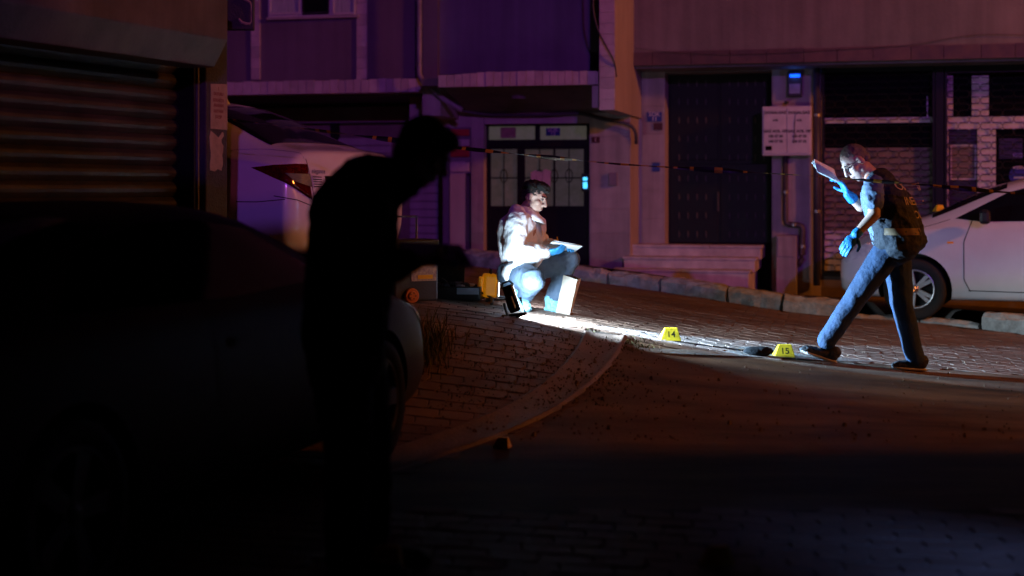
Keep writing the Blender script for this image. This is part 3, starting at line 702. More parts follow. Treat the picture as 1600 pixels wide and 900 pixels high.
# entrance door
DW = .46
de = lw('door_frame', 'iron', 757, 762, 193, 470, .2, DW + .03, z0=Z0)
lw('door_frame', 'iron', 916.5, 921, 193, 470, .2, DW + .03, z0=Z0)
lw('door_frame', 'iron', 762, 916.5, 193, 196.5, .2, DW + .03)
tr = lw('transom', 'iron', 762, 916.5, 218.5, 229, .3, DW + .02)
lw('transom', 'iron', 836, 843, 196.5, 218.5, .3, DW + .01)
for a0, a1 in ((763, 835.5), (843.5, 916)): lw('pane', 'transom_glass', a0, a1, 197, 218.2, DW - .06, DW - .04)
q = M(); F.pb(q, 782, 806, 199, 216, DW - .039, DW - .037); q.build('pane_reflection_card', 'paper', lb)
def leaf(x0, x1, nm='door'):
    d_ = M()
    for a in ((x0, x0 + 4, 229.3, 470), (x1 - 4, x1, 229.3, 470), (x0 + 4, x1 - 4, 229.3, 233), (x0 + 4, x1 - 4, 322, 328)): F.pb(d_, *a, DW - .05, DW)
    F.pb(d_, x0 + 4, x1 - 4, 328, 470, DW - .045, DW - .015)
    o = d_.build(nm, 'iron', lb)
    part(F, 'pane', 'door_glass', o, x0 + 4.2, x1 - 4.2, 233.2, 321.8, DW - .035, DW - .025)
    n_ = 2 if x1 - x0 < 60 else 4
    for i in range(1, n_):
        xx = x0 + 4 + (x1 - x0 - 8) * i / n_; r_ = 1.6 if (n_ == 4 and i == 2) else .7
        q = M(); F.pb(q, xx - r_, xx + r_, 233, 322, DW - .024, DW - .012); q.build('glazing_bar', 'iron', o)
        for yy in (275,):
            q = M(); cc = F.at(xx, yy, DW - .01); ring = [cc + F.u * (.045 * math.cos(a * .5236)) + Vector((0, 0, .085 * math.sin(a * .5236))) for a in range(13)]; q.tube(ring, .006, 4, caps=False); q.build('scroll', 'iron', o)
    q = M(); F.pb(q, x0 + 4, x1 - 4, 277, 279, DW - .02, DW - .012); q.build('glazing_bar', 'iron', o)
    return o
leaf(762.5, 812); dl = leaf(816, 916)
lw('door_frame', 'iron', 812.2, 815.8, 229.3, 470, .3, DW - .002, z0=Z0)
q = M(); c = F.at(845, 277, DW + .001)
q.prism([F.at(x, y, DW - .008) for x, y in ((829, 270), (836, 266), (846, 269), (852, 264), (861, 267), (860, 291), (848, 293), (840, 286), (830, 284))], F.n * .002); q.build('paper_notice', 'tile', dl)
ip = thing('door_intercom', 'lit cyan entry intercom on the right jamb of the entrance door', 'intercom', F.at(914, 296, .5))
part(F, 'case', 'black_plastic', ip, 908.5, 920, 271, 299, DW + .031, DW + .05, bevel=.003)
part(F, 'screen', 'led_cyan', ip, 911, 917.5, 284.5, 294.5, DW + .05, DW + .056)
part(F, 'lamp', 'led_cyan', ip, 911, 917.5, 277, 282, DW + .05, DW + .056)
wb = thing('wall_box', 'small grey junction box on the wall right of the entrance door', 'box', F.at(957, 290, .66))
part(F, 'case', 'dark_paint_and_shade', wb, 951, 964, 270, 290, .652, .70, bevel=.004)
plate('blue address plate with pale lettering above the entrance door', 853, 875, 200, 212, DW - .035, 'blue_sign', ['SOK', '13'], 'white_pvc', .07)
# drain pipe and cables
wpipe('grey drain pipe running down the upper storey and under the entrance soffit', [(655, -150), (655, 118), (664, 132), (700, 160), (722, 172)], 1.45, .035, 'pipe_grey', [(655, 40), (655, 100)])
def cable(label, pts, r_=.012, m='pipe'):
    q = M(); pp = [F.at(x, y, w_) for x, y, w_ in pts]; pp = smooth_pl(res(pp, 40), 5); q.tube(pp, r_, 6)
    return tag(q.build('wall_cable', m, smooth=True), label, 'cable')
cable('bundle of dark cables sagging along the wall above the entrance door', [(715, 172, .8), (760, 180, .72), (850, 180, .72), (910, 176, .72), (935, 186, .72), (960, 190, .74), (985, 192, .74), (996, 200, .70), (994, 225, .66)], .022)
cable('thin dark cable hanging down the tiled pillar beside the balcony', [(925, -60, 2.02), (927, 20, 2.02), (935, 50, 2.03), (947, 72, 2.03), (960, 95, 2.02), (963, 120, 1.9)], .010)
cable('thin cable looping along the plaster wall above the brown cornice', [(994, 75, .66), (1040, 82, .66), (1120, 86, .66), (1200, 84, .66), (1420, 72, .66), (1470, 63, .66), (1518, 52, .64), (1600, 55, .64), (1700, 58, .64)], .0035)
# ---------------- shop with roller shutter on the left
LS = Fr(-1.9, 9.5, 67.5); SB = thing('shuttered_shop', 'dark shop with closed roller shutter and metal shutter housing on the corner', 'shop', LS.p(-3, -1.5, 0))
def spart(name, m, *a, **k): return LS.bx(M(), *a).build(name, m, SB, **k)
uA = LS.uz(290, 200, -.12)[0]; uB = LS.uz(322, 200, 0)[0]
spart('pillar', 'shop_wall', uB, 0, -5, 0, -.6, 2.72, bevel=.01)
spart('wall', 'shop_wall', -14, uB - .003, -5, -.32, -.6, 2.72)
spart('roof', 'shop_wall', -14, .1, -5.1, .05, 2.723, 2.83)
spart('lintel', 'shop_wall', -14, uB - .003, -.319, -.02, 2.3, 2.72)
spart('guide_rail', 'iron', uA + .005, uB - .006, -.3, -.06, -.6, 2.3)
spart('guide_lip', 'grey_metal', uA + .03, uA + .055, -.06, -.045, -.6, 2.2)
# slats share one curved section
sl0 = None; ulen = uA + 9.0
for k_ in range(27):
    zq = 2.2 - .1 * k_
    if sl0 is None:
        prof_ = [(0, .0), (.012, .012), (.03, .026), (.05, .031), (.07, .026), (.088, .012), (.098, 0), (.098, -.012), (0, -.012)]
        q = M(); q.prism([LS.p(-9.0, -.2 + b, zq - .1 + a) for a, b in prof_], LS.u * (ulen - .002))
        sl0 = q.build('shutter_slat', 'shutter', SB)
    else:
        c_ = sl0.copy(); COL.objects.link(c_); c_.location = sl0.location + Vector((0, 0, -.1 * k_))
# shutter housing with chamfered underside
u1 = LS.uz(356, 80, .30)[0]
q = M(); sec = [(-.02, 2.66), (.30, 2.60), (.30, 2.29), (.20, 2.12), (-.02, 2.12)]
q.prism([LS.p(-9, a, b) for a, b in sec], LS.u * (9 + u1)); q.build('shutter_housing', 'box_metal', SB, bevel=.008)
# posters on the pillar
q = M(); q.prism([LS.at(x, y, .003) for x, y in ((329, 131), (354.5, 131.5), (354.8, 203), (328.5, 201))], LS.n * .003); po = tag(q.build('poster', 'paper'), 'tan paper notice with red print taped to the shop pillar', 'poster')
q = M()
for i, (y_, s_) in enumerate(((139, '!'), (147, 'DUYURU'), (157, 'SOKAKTA'), (165, 'ARANAN'), (174, 'HAYVAN'), (183, 'KAYIP'))): letters(q, s_, .027 if i else .03, LS.at(341.5, y_, .0075), LS.u, (0, 0, 1), bold=.002)
q.build('print', 'red_ink', po)
q = M(); rt = random.Random(2); edge = [(329, 204), (336, 210), (341, 215), (347, 206)] + [(347.5 + rt.uniform(-2, 2), 208 + 5 * i) for i in range(12)] + [(346, 267), (340, 264), (335, 268), (328, 266)] + [(328 + rt.uniform(-1.2, 1.2), 262 - 6 * i) for i in range(9)]
q.prism([LS.at(x, y, .003) for x, y in edge], LS.n * .002); tag(q.build('torn_poster', 'paper'), 'torn remains of a paper poster below the notice on the shop pillar', 'poster')
# hanging sign board at the corner
FS = Fr(-2.1, 9.62, 4)
sg = thing('hanging_sign', 'dark hanging sign board with a pale curved letter at the shop corner', 'sign', FS.at(360, 46, 0))
part(FS, 'board', 'shop_wall', sg, 318, 396, -60, 46, -.08, 0, bevel=.006)
q = M(); sh = [(379, -2), (385, 0), (391, 4), (392.5, 9), (392.5, 34), (390, 37), (384, 37), (378, 35), (373, 29)]
q.tube([FS.at(x, y, .006) for x, y in sh], [.008, .011, .009, .005, .005, .008, .012, .012, .007], 6); q.build('letter', 'paper', sg)
q = M(); q.tube([FS.at(330, -30, -.04), FS.at(300, -30, -.04)], .02, 6); q.build('bracket', 'iron', sg)
# ---------------- unseen buildings added outside the frame to shade the street (behind and right of the viewer)
nb = thing('added_shade_block', 'unseen long low block added behind the viewer to keep beacon light off the foreground', 'building', (0, -4, -.1))  # added block, its roof height sets where the beacon shadow ends
q = M(); q.box((2, -5.2, 1.73), (44, 6, 3.66)); q.build('wall', 'plaster', nb)
q = M(); q.box((2, -5.2, 3.62), (44.3, 6.2, .12)); q.build('roof', 'soffit', nb)
for k_ in range(7):
    q = M(); q.box((-13 + k_ * 4.6, -2.17, 1.05), (2.6, .05, 2.1)); q.build('shade_block_door', 'shutter', nb)
cb = thing('unseen_corner_house', 'unseen tall plaster house placed on the corner to block the sodium lamp', 'building', (9.5, 3.4, -.2))  # unseen, its corner set to cast the near shadow edge
q = M(); q.box((9.9, 3.05, 4.2), (6.2, 9.4, 9)); q.build('wall', 'plaster', cb)
q = M(); q.box((9.9, 2.9, 8.8), (6.6, 9.6, .3)); q.build('roof', 'soffit', cb)
for k_ in range(3):
    for r_ in range(2):
        wv = M(); wv.box((6.79, -.2 + k_ * 2.6, 2.2 + r_ * 3), (.06, 1.1, 1.3)); wo_ = wv.build('window', 'white_pvc', cb)
        wv = M(); wv.box((6.75, -.2 + k_ * 2.6, 2.2 + r_ * 3), (.05, .95, 1.15)); wv.build('pane', 'glass_dark', wo_)
sl = thing('street_lamp', 'tall steel street lamp with an orange sodium head beside the road', 'street lamp', (SODIUM.x + 1.5, SODIUM.y, -.3))
q = M(); q.tube([(SODIUM.x + 1.5, SODIUM.y, -.4), (SODIUM.x + 1.5, SODIUM.y, 6.4), (SODIUM.x + 1.2, SODIUM.y, 6.75), (SODIUM.x + .3, SODIUM.y, 6.85)], [.09, .06, .05, .04], 10); q.build('pole', 'grey_metal', sl)
q = M(); q.box((SODIUM.x, SODIUM.y, 6.88), (.6, .26, .1)); q.build('lamp_head', 'grey_metal', sl, bevel=.03)
q = M(); q.box((SODIUM.x, SODIUM.y, 6.81), (.42, .2, .03)); q.build('lens', 'sodium_lens', sl)
# ================================================================== CARS
def wheel_at(parent, mtx, r, rim, style, paint='alloy', wd=.2):
    """mtx: local z = outward axle; origin = outer face centre"""
    t_ = M(); t_.lathe([(rim, -.02), (rim + .012, .0), (r - .035, .004), (r - .012, -.006), (r, -.03), (r, -wd + .03), (r - .02, -wd), (rim, -wd)], 36, mtx)
    w_ = t_.build('wheel', 'rubber', parent, smooth=True)
    q = M(); q.lathe([(rim, -.01), (rim - .012, -.004), (rim - .022, -.02), (rim - .028, -.1)], 36, mtx); q.build('rim', paint, w_, smooth=True)
    q = M(); q.lathe([(.0, -.095), (rim - .02, -.1), (rim - .02, -.12), (0, -.12)], 24, mtx); q.build('brake_disc', 'arch_dark', w_)
    q = M(); n_ = 5
    for k in range(n_):
        a0 = 2 * math.pi * k / n_ + .35
        for da in ((-.2, .2) if style == 'twin' else (0,)):
            a_ = a0 + da * .8; dr_ = Vector((math.cos(a_), math.sin(a_), 0)); tn = Vector((-math.sin(a_), math.cos(a_), 0)); wa, wb_ = (.02, .022) if style == 'twin' else (.03, .045)
            c_ = [dr_ * .03 - tn * wa, dr_ * .03 + tn * wa, dr_ * (rim - .014) + tn * wb_, dr_ * (rim - .014) - tn * wb_]
            q.hexa([mtx @ (p + Vector((0, 0, -.05))) for p in c_] + [mtx @ (p + Vector((0, 0, -.012))) for p in c_])
    q.build('spoke', paint, w_, bevel=.004)
    q = M(); q.lathe([(0, -.002), (.03, -.004), (.042, -.014), (.044, -.04)], 16, mtx); hb = q.build('hub_cap', paint, w_, smooth=True)
    return w_, hb
def car_body(st, sub=2):
    """stations: (y, ztop, zshoulder, halfwidth, roof halfwidth, zbottom)"""
    def sec(y, zt, zs_, w_, wt, zb):
        m1 = zb + (zs_ - zb) * .42
        r_ = [(0, zb), (.78 * w_, zb), (.93 * w_, zb + .03), (.985 * w_, zb + .14), (w_, m1), (w_ * .995, m1 + (zs_ - m1) * .55), (.962 * w_, zs_), (.93 * w_, zs_ + (zt - zs_) * .10)]
        r_ += [(.93 * w_ * (1 - f) + wt * f, zs_ + (zt - zs_) * (.10 + .72 * f)) for f in (.5, 1)]
        r_ += [(wt * .84, zt - (zt - zs_) * .045), (wt * .45, zt), (0, zt + .004)]
        return [Vector((x, y, z)) for x, z in r_]
    v = []; S = [sec(*s_) for s_ in st]; n_ = len(S[0])
    for s_ in S: v += s_ + [Vector((-p.x, p.y, p.z)) for p in s_[1:-1][::-1]]
    k = 2 * n_ - 2; f = []
    for i in range(len(S) - 1):
        for j in range(k): f.append((i * k + j, i * k + (j + 1) % k, (i + 1) * k + (j + 1) % k, (i + 1) * k + j))
    for b_, rev in ((0, 0), ((len(S) - 1) * k, 1)):
        for j in range(n_ - 1):
            a = (b_ + j, b_ + j + 1, b_ + (k - j - 1) % k, b_ + (k - j) % k) if j > 0 else (b_, b_ + 1, b_ + k - 1)
            if j == n_ - 2: a = (b_ + j, b_ + n_ - 1, b_ + k - j)
            f.append(tuple(dict.fromkeys(a)))
    return v, f
def make_car(name, label, cat, mtx, st, paint, wheels, wr, rim, style, arch=.05, wheel_x=None, alloy='alloy'):
    t_ = thing(name, label, cat, mtx.translation)
    v, f = car_body(st); me = bpy.data.meshes.new('tmp'); me.from_pydata(v, [], f)
    bm = bmesh.new(); bm.from_mesh(me); bmesh.ops.recalc_face_normals(bm, faces=bm.faces); bm.to_mesh(me); bm.free()
    me.materials.append(MT[paint]); me.materials.append(MT['arch_dark'])
    o = bpy.data.objects.new('tmp', me); COL.objects.link(o); sb_ = o.modifiers.new('s', 'SUBSURF'); sb_.levels = 2; sb_.render_levels = 2
    hw = max(s_[3] for s_ in st); cm = M()
    for y_ in wheels:
        for sx in (-1, 1):
            mx_ = Matrix.Translation((sx * (hw - .26), y_, wr)) @ Matrix.Rotation(sx * math.pi / 2, 4, 'Y')
            cm.lathe([(0, 0), (wr + arch, 0), (wr + arch, .6), (0, .6)], 40, mx_)
    cme = cm.mesh('cut', Vector()); bm = bmesh.new(); bm.from_mesh(cme); bmesh.ops.remove_doubles(bm, verts=bm.verts, dist=1e-5); bmesh.ops.recalc_face_normals(bm, faces=bm.faces); bm.to_mesh(cme); bm.free()
    cme.materials.append(MT['arch_dark']); co = bpy.data.objects.new('cut', cme); COL.objects.link(co)
    bo = o.modifiers.new('b', 'BOOLEAN'); bo.operation = 'DIFFERENCE'; bo.object = co; bo.solver = 'EXACT'; bo.material_mode = 'TRANSFER'
    fin = bpy.data.meshes.new_from_object(o.evaluated_get(DG())); bpy.data.objects.remove(o); bpy.data.objects.remove(co)
    for p in fin.polygons: p.use_smooth = p.material_index == 0
    rot = mtx.to_3x3().to_4x4(); fin.transform(rot)
    b = bpy.data.objects.new('body', fin); COL.objects.link(b); b.parent = t_
    fin.set_sharp_from_angle(angle=R(50)) if hasattr(fin, 'set_sharp_from_angle') else None
    wx = wheel_x or hw - .015; hubs = []
    for y_ in wheels:
        for sx in (-1, 1):
            mx_ = mtx @ Matrix.Translation((sx * wx, y_, wr)) @ Matrix.Rotation(sx * math.pi / 2, 4, 'Y')
            hubs.append(wheel_at(t_, mx_, wr, rim, style, alloy)[1])
    bv = bvh_of(b)
    return t_, b, bv, hubs
def lw_(mtx, pts): return [mtx @ Vector(p) for p in pts]
def deco(t_, bv, mtx, name, m, pts, d, off=.004, parent=None, cuts=5):
    q = wrap(bv, lw_(mtx, pts), mtx.to_3x3() @ Vector(d), off, cuts); return q.build(name, m, parent or t_, smooth=True)
def seam(t_, bv, mtx, pts, d, wd_=.007, name='seam', m='seam', off=.002):
    d3 = (mtx.to_3x3() @ Vector(d)).normalized(); P_ = res(lw_(mtx, pts), 26); q = M(); vs = []; 
    hits = [bv.ray_cast(p - d3 * .8, d3)[0] for p in P_]; hits = [h for h in hits if h is not None]
    if len(hits) < 3: return
    for i, h in enumerate(hits):
        tn = (hits[min(i + 1, len(hits) - 1)] - hits[max(i - 1, 0)]).normalized(); s_ = tn.cross(d3).normalized() * wd_ / 2; vs += [h - s_ - d3 * off, h + s_ - d3 * off]
    q.add(vs, [(2 * i, 2 * i + 1, 2 * i + 3, 2 * i + 2) for i in range(len(hits) - 1)]); return q.build(name, m, t_)
def car_mtx(pos, hd, z0, pitch=0, roll=0):
    h = Vector((hd[0], hd[1], 0)).normalized(); h = Vector((h.x * math.cos(pitch), h.y * math.cos(pitch), math.sin(pitch))); r_ = h.cross(Vector((0, 0, 1))).normalized(); u_ = r_.cross(h)
    mm_ = Matrix(((r_.x, h.x, u_.x, pos[0]), (r_.y, h.y, u_.y, pos[1]), (r_.z, h.z, u_.z, z0), (0, 0, 0, 1))); return mm_ @ Matrix.Rotation(roll, 4, 'Y')
# ---- white saloon seen from behind, parked up the side street
ST_SEDAN = [(0, .66, .60, .66, .5, .38), (.04, .80, .70, .79, .58, .31), (.085, 1.0, .84, .83, .62, .28), (.12, 1.082, .92, .85, .65, .27), (.17, 1.095, .93, .853, .65, .26), (.33, 1.11, .96, .866, .64, .22), (.50, 1.145, .965, .87, .62, .20), (.85, 1.28, .96, .876, .59, .19), (1.25, 1.40, .955, .88, .575, .19), (1.55, 1.44, .955, .88, .57, .19), (2.0, 1.445, .95, .88, .575, .19), (2.5, 1.44, .94, .88, .575, .19), (2.95, 1.31, .93, .88, .58, .19), (3.35, 1.10, .92, .878, .62, .19), (3.6, 1.0, .90, .875, .64, .19), (4.05, .93, .83, .855, .62, .2), (4.35, .80, .68, .79, .56, .22), (4.5, .62, .54, .66, .45, .28)]
hd = Vector((-.88, .47)).normalized()
cpos = Vector((-1.33, 11.76))
za, zb_ = G(cpos.x + hd.x * .9, cpos.y + hd.y * .9), G(cpos.x + hd.x * 3.5, cpos.y + hd.y * 3.5)
cm_ = car_mtx(cpos, hd, za - .9 * (zb_ - za) / 2.6, math.atan2(zb_ - za, 2.6))
wc, wcb, bv, _ = make_car('parked_car', 'white saloon car with dark rear window parked up the side street', 'car', cm_, ST_SEDAN, 'car_white', (.92, 3.58), .315, .215, 'single')
deco(wc, bv, cm_, 'rear_window', 'glass_dark', [(-.61, .44, 1.6), (.61, .44, 1.6), (.55, .85, 1.6), (.49, 1.30, 1.6), (-.49, 1.30, 1.6), (-.55, .85, 1.6)], (0, 0, -1), .004, cuts=7)
for sx in (-1, 1):
    deco(wc, bv, cm_, 'side_window', 'glass_dark', [(sx * 1.4, y, z) for y, z in ((1.02, 1.03), (1.5, 1.30), (1.85, 1.34), (2.5, 1.34), (2.85, 1.22), (3.12, 1.03))], (-sx, 0, 0), .004)
    # tail lamp: dark red wedge wrapping the corner, smoked band between two red lenses
    tl = deco(wc, bv, cm_, 'tail_lamp', 'lamp_red', [(sx * .87, .40, .925), (sx * .84, .2, .96), (sx * .74, .08, .98), (sx * .62, .05, .98), (sx * .585, .03, .70), (sx * .74, .05, .775), (sx * .84, .2, .855)], (-sx * .5, .87, 0), .012)
    deco(wc, bv, cm_, 'smoked_lens', 'lamp_smoke', [(sx * .83, .12, .905), (sx * .62, .0, .905), (sx * .595, .0, .80), (sx * .78, .05, .845)], (-sx * .5, .87, 0), .018, parent=tl)
    deco(wc, bv, cm_, 'reverse_lamp', 'lamp_clear', [(sx * .575, -.6, .895), (sx * .40, -.6, .885), (sx * .40, -.6, .80), (sx * .56, -.6, .80)], (0, 1, 0), .012)
    for kz in range(5): deco(wc, bv, cm_, 'lens_rib', 'chrome', [(sx * .565, -.6, .886 - kz * .019), (sx * .45, -.6, .884 - kz * .019), (sx * .45, -.6, .877 - kz * .019), (sx * .565, -.6, .879 - kz * .019)], (0, 1, 0), .017)
    seam(wc, bv, cm_, [(sx * .75, .72, 1.6), (sx * .66, .4, 1.6), (sx * .62, .15, 1.6), (sx * .60, .06, 1.6)], (0, 0, -1), .008)
    seam(wc, bv, cm_, [(sx * .595, -.6, 1.02), (sx * .55, -.6, .65), (sx * .52, -.6, .60)], (0, 1, 0), .008)
    seam(wc, bv, cm_, [(sx * 1.3, .1, .70), (sx * 1.3, .35, .66), (sx * 1.3, .55, .645)], (-sx, 0, 0), .007)
    seam(wc, bv, cm_, [(sx * .85, .2, .72), (sx * .75, .05, .70), (sx * .55, .0, .64)], (-sx * .5, .87, 0), .007)
    seam(wc, bv, cm_, [(sx * 1.3, 1.72, 1.0), (sx * 1.3, 1.74, .3)], (-sx, 0, 0), .007)
    seam(wc, bv, cm_, [(sx * 1.3, 1.05, 1.0), (sx * 1.3, 1.3, .75), (sx * 1.3, 1.32, .6)], (-sx, 0, 0), .007)
deco(wc, bv, cm_, 'trim_strip', 'chrome', [(-.40, -.6, .89), (.40, -.6, .89), (.40, -.6, .80), (-.40, -.6, .80)], (0, 1, 0), .010)
deco(wc, bv, cm_, 'number_plate', 'white_pvc', [(-.26, -.6, .74), (.26, -.6, .74), (.26, -.6, .63), (-.26, -.6, .63)], (0, 1, 0), .010)
seam(wc, bv, cm_, [(-.52, -.6, .60), (0, -.6, .59), (.52, -.6, .60)], (0, 1, 0), .008)
r3 = cm_.to_3x3()
wraptext(bv, 'elegance', .052, cm_ @ Vector((-.47, -.3, .925)), r3 @ Vector((1, 0, 0)), r3 @ Vector((0, 0, 1)), (r3 @ Vector((0, 1, 0))).normalized(), .006, shear=.3).build('lettering', 'ink', wc)
q = M(); fin = [(.0, 1.38, 1.41), (.0, 1.62, 1.43), (0, 1.60, 1.51), (0, 1.47, 1.515)]; q.prism(lw_(cm_, [(-.022, y, z) for _, y, z in fin]), r3 @ Vector((.044, 0, 0))); q.build('antenna_fin', 'car_white', wc, bevel=.012)
# ---- white hatchback on the right, nose towards the entrance
ST_HATCH = [(0, .9, .78, .62, .5, .40), (.06, 1.10, .88, .80, .58, .30), (.2, 1.33, .95, .85, .56, .25), (.55, 1.45, .95, .865, .56, .2), (1.1, 1.485, .945, .87, .57, .19), (1.7, 1.49, .94, .87, .58, .19), (2.2, 1.455, .93, .87, .58, .19), (2.55, 1.34, .925, .87, .59, .19), (2.9, 1.17, .92, .868, .61, .19), (3.15, 1.045, .91, .865, .64, .19), (3.5, .965, .85, .85, .63, .2), (3.8, .86, .74, .81, .58, .21), (3.97, .72, .62, .72, .5, .24), (4.05, .56, .5, .58, .4, .30)]
hd = Vector((-.93, .367)).normalized()
wpt = P(1429, 500, 14.4)     # near front wheel
rgt = Vector((hd.y, -hd.x))
lft = -rgt
# its left side faces the road: wheel point = rear centre + hd*3.22 + lft*.85
cpos = Vector((wpt.x, wpt.y)) - hd * 3.24 - lft * .86
hm = car_mtx(cpos, hd, .035, R(-.3))
hc, hcb, bv2, hubs = make_car('parked_car', 'white hatchback parked with its nose against the kerb by the shop grilles', 'car', hm, ST_HATCH, 'car_white', (.68, 3.24), .315, .2, 'twin')
for sx in (-1, 1):
    sw = deco(hc, bv2, hm, 'side_window', 'glass_dark', [(sx * 1.4, y, z) for y, z in ((.55, 1.06), (.62, 1.28), (.95, 1.38), (1.5, 1.41), (2.0, 1.385), (2.35, 1.29), (2.85, 1.03), (2.6, 1.0), (1.8, 1.01), (1.2, 1.02))], (-sx, 0, 0), .004, cuts=6)
    deco(hc, bv2, hm, 'window_pillar', 'black_plastic', [(sx * 1.4, y, z) for y, z in ((1.52, 1.01), (1.62, 1.01), (1.60, 1.40), (1.50, 1.40))], (-sx, 0, 0), .007)
    seam(hc, bv2, hm, [(sx * 1.3, 2.68, 1.02), (sx * 1.3, 2.76, .8), (sx * 1.3, 2.76, .42), (sx * 1.3, 2.70, .30)], (-sx, 0, 0), .009)
    seam(hc, bv2, hm, [(sx * 1.3, 1.58, 1.0), (sx * 1.3, 1.60, .3)], (-sx, 0, 0), .009)
    seam(hc, bv2, hm, [(sx * 1.3, 2.72, .31), (sx * 1.3, 1.5, .29), (sx * 1.3, 1.0, .29)], (-sx, 0, 0), .009)
    seam(hc, bv2, hm, [(sx * 1.3, 3.2, .93), (sx * 1.3, 3.05, .97), (sx * 1.3, 2.9, 1.02)], (-sx, 0, 0), .007)
    deco(hc, bv2, hm, 'headlamp', 'lamp_clear', [(sx * .83, 3.66, .79), (sx * .75, 3.9, .73), (sx * .5, 4.03, .67), (sx * .5, 4.03, .56), (sx * .74, 3.93, .57), (sx * .83, 3.70, .66)], (-sx * .7, -.7, 0), .012)
    deco(hc, bv2, hm, 'side_repeater', 'orange_lens', [(sx * 1.3, y, z) for y, z in ((2.86, .80), (2.92, .80), (2.92, .78), (2.86, .78))], (-sx, 0, 0), .006)
    deco(hc, bv2, hm, 'door_handle', 'car_white', [(sx * 1.3, y, z) for y, z in ((1.72, .86), (1.92, .86), (1.92, .83), (1.72, .83))], (-sx, 0, 0), .02)
    q = M(); mc = hm @ Vector((sx * .98, 2.55, 1.05)); q.box(mc, (.2, .1, .14), rot=hm.to_3x3()); q.build('mirror', 'car_white' if sx > 0 else 'black_plastic', hc, bevel=.03)
deco(hc, bv2, hm, 'windscreen', 'glass_dark', [(-.66, 3.08, 1.7), (.66, 3.08, 1.7), (.55, 2.36, 1.7), (-.55, 2.36, 1.7)], (0, 0, -1), .004, cuts=6)
deco(hc, bv2, hm, 'grille', 'black_plastic', [(-.45, 4.4, .52), (.45, 4.4, .52), (.40, 4.4, .36), (-.40, 4.4, .36)], (0, -1, 0), .008)
for hb in hubs:
    c0 = world(hb).translation; ax = lft if (Vector((c0.x, c0.y)) - cpos).dot(lft) > 0 else rgt; ax = Vector((ax.x, ax.y, 0))
    q = M(); hx = Vector((hd.x, hd.y, 0)); c0 = c0 + ax * .022
    for s1_, s2_ in ((1, 1), (1, -1), (-1, 1), (-1, -1)): q.tube([c0 + Vector((0, 0, .026 * s1_)), c0 + hx * .016 * s2_], .004, 4)
    q.build('emblem', 'chrome', hb.parent)
# ---- dark car in the near shade
ST_NEAR = [(0, .86, .74, .62, .5, .40), (.05, .96, .82, .78, .58, .31), (.15, 1.0, .86, .845, .62, .26), (.5, 1.05, .90, .865, .6, .21), (.85, 1.16, .90, .872, .58, .19), (1.25, 1.28, .90, .875, .57, .18), (1.7, 1.345, .895, .875, .57, .18), (2.1, 1.355, .89, .875, .57, .18), (2.5, 1.32, .885, .875, .58, .18), (2.9, 1.20, .88, .872, .59, .18), (3.3, 1.02, .87, .87, .62, .18), (3.5, .95, .86, .865, .64, .18), (3.95, .90, .79, .85, .62, .19), (4.25, .78, .67, .79, .56, .21), (4.4, .60, .54, .66, .45, .28)]
hd = Vector((.304, .953)).normalized(); rg = Vector((hd.y, -hd.x))
rw_ = Vector((-1.44, 4.72)); fw = rw_ + hd * 2.6
cpos = rw_ - hd * .85 - rg * .86
nm_ = car_mtx(cpos, hd, -.05)
nc, ncb, bv3, _ = make_car('parked_car', 'dark car standing in deep shade behind the bent over silhouette', 'car', nm_, ST_NEAR, 'car_dark', (.85, 3.45), .32, .225, 'single', alloy='alloy_dark')
for sx in (-1, 1):
    deco(nc, bv3, nm_, 'side_window', 'glass_dark', [(sx * 1.4, y, z) for y, z in ((.9, .98), (1.25, 1.19), (1.7, 1.265), (2.1, 1.27), (2.5, 1.22), (3.05, .98), (2.0, .955))], (-sx, 0, 0), .004)
    seam(nc, bv3, nm_, [(sx * 1.3, 2.85, .98), (sx * 1.3, 2.86, .3)], (-sx, 0, 0), .009); seam(nc, bv3, nm_, [(sx * 1.3, 1.75, .98), (sx * 1.3, 1.77, .3)], (-sx, 0, 0), .009)
    deco(nc, bv3, nm_, 'door_handle', 'car_dark', [(sx * 1.3, y, z) for y, z in ((1.9, .80), (2.1, .80), (2.1, .77), (1.9, .77))], (-sx, 0, 0), .02)
    deco(nc, bv3, nm_, 'headlamp', 'lamp_clear', [(sx * .84, 4.0, .77), (sx * .76, 4.25, .72), (sx * .52, 4.38, .67), (sx * .52, 4.38, .57), (sx * .78, 4.24, .59)], (-sx * .7, -.7, 0), .01)
    deco(nc, bv3, nm_, 'tail_lamp', 'lamp_red', [(sx * .86, .3, .83), (sx * .78, .06, .87), (sx * .6, .0, .86), (sx * .6, .0, .70), (sx * .78, .06, .70)], (-sx * .6, .8, 0), .01)
    deco(nc, bv3, nm_, 'reflector', 'orange_lens', [(sx * 1.3, y, z) for y, z in ((.10, .56), (.16, .56), (.16, .52), (.10, .52))], (-sx, 0, 0), .008)
deco(nc, bv3, nm_, 'windscreen', 'glass_dark', [(-.64, 3.42, 1.6), (.64, 3.42, 1.6), (.54, 2.62, 1.6), (-.54, 2.62, 1.6)], (0, 0, -1), .004)
deco(nc, bv3, nm_, 'rear_window', 'glass_dark', [(-.58, .62, 1.6), (.58, .62, 1.6), (.5, 1.4, 1.6), (-.5, 1.4, 1.6)], (0, 0, -1), .004)
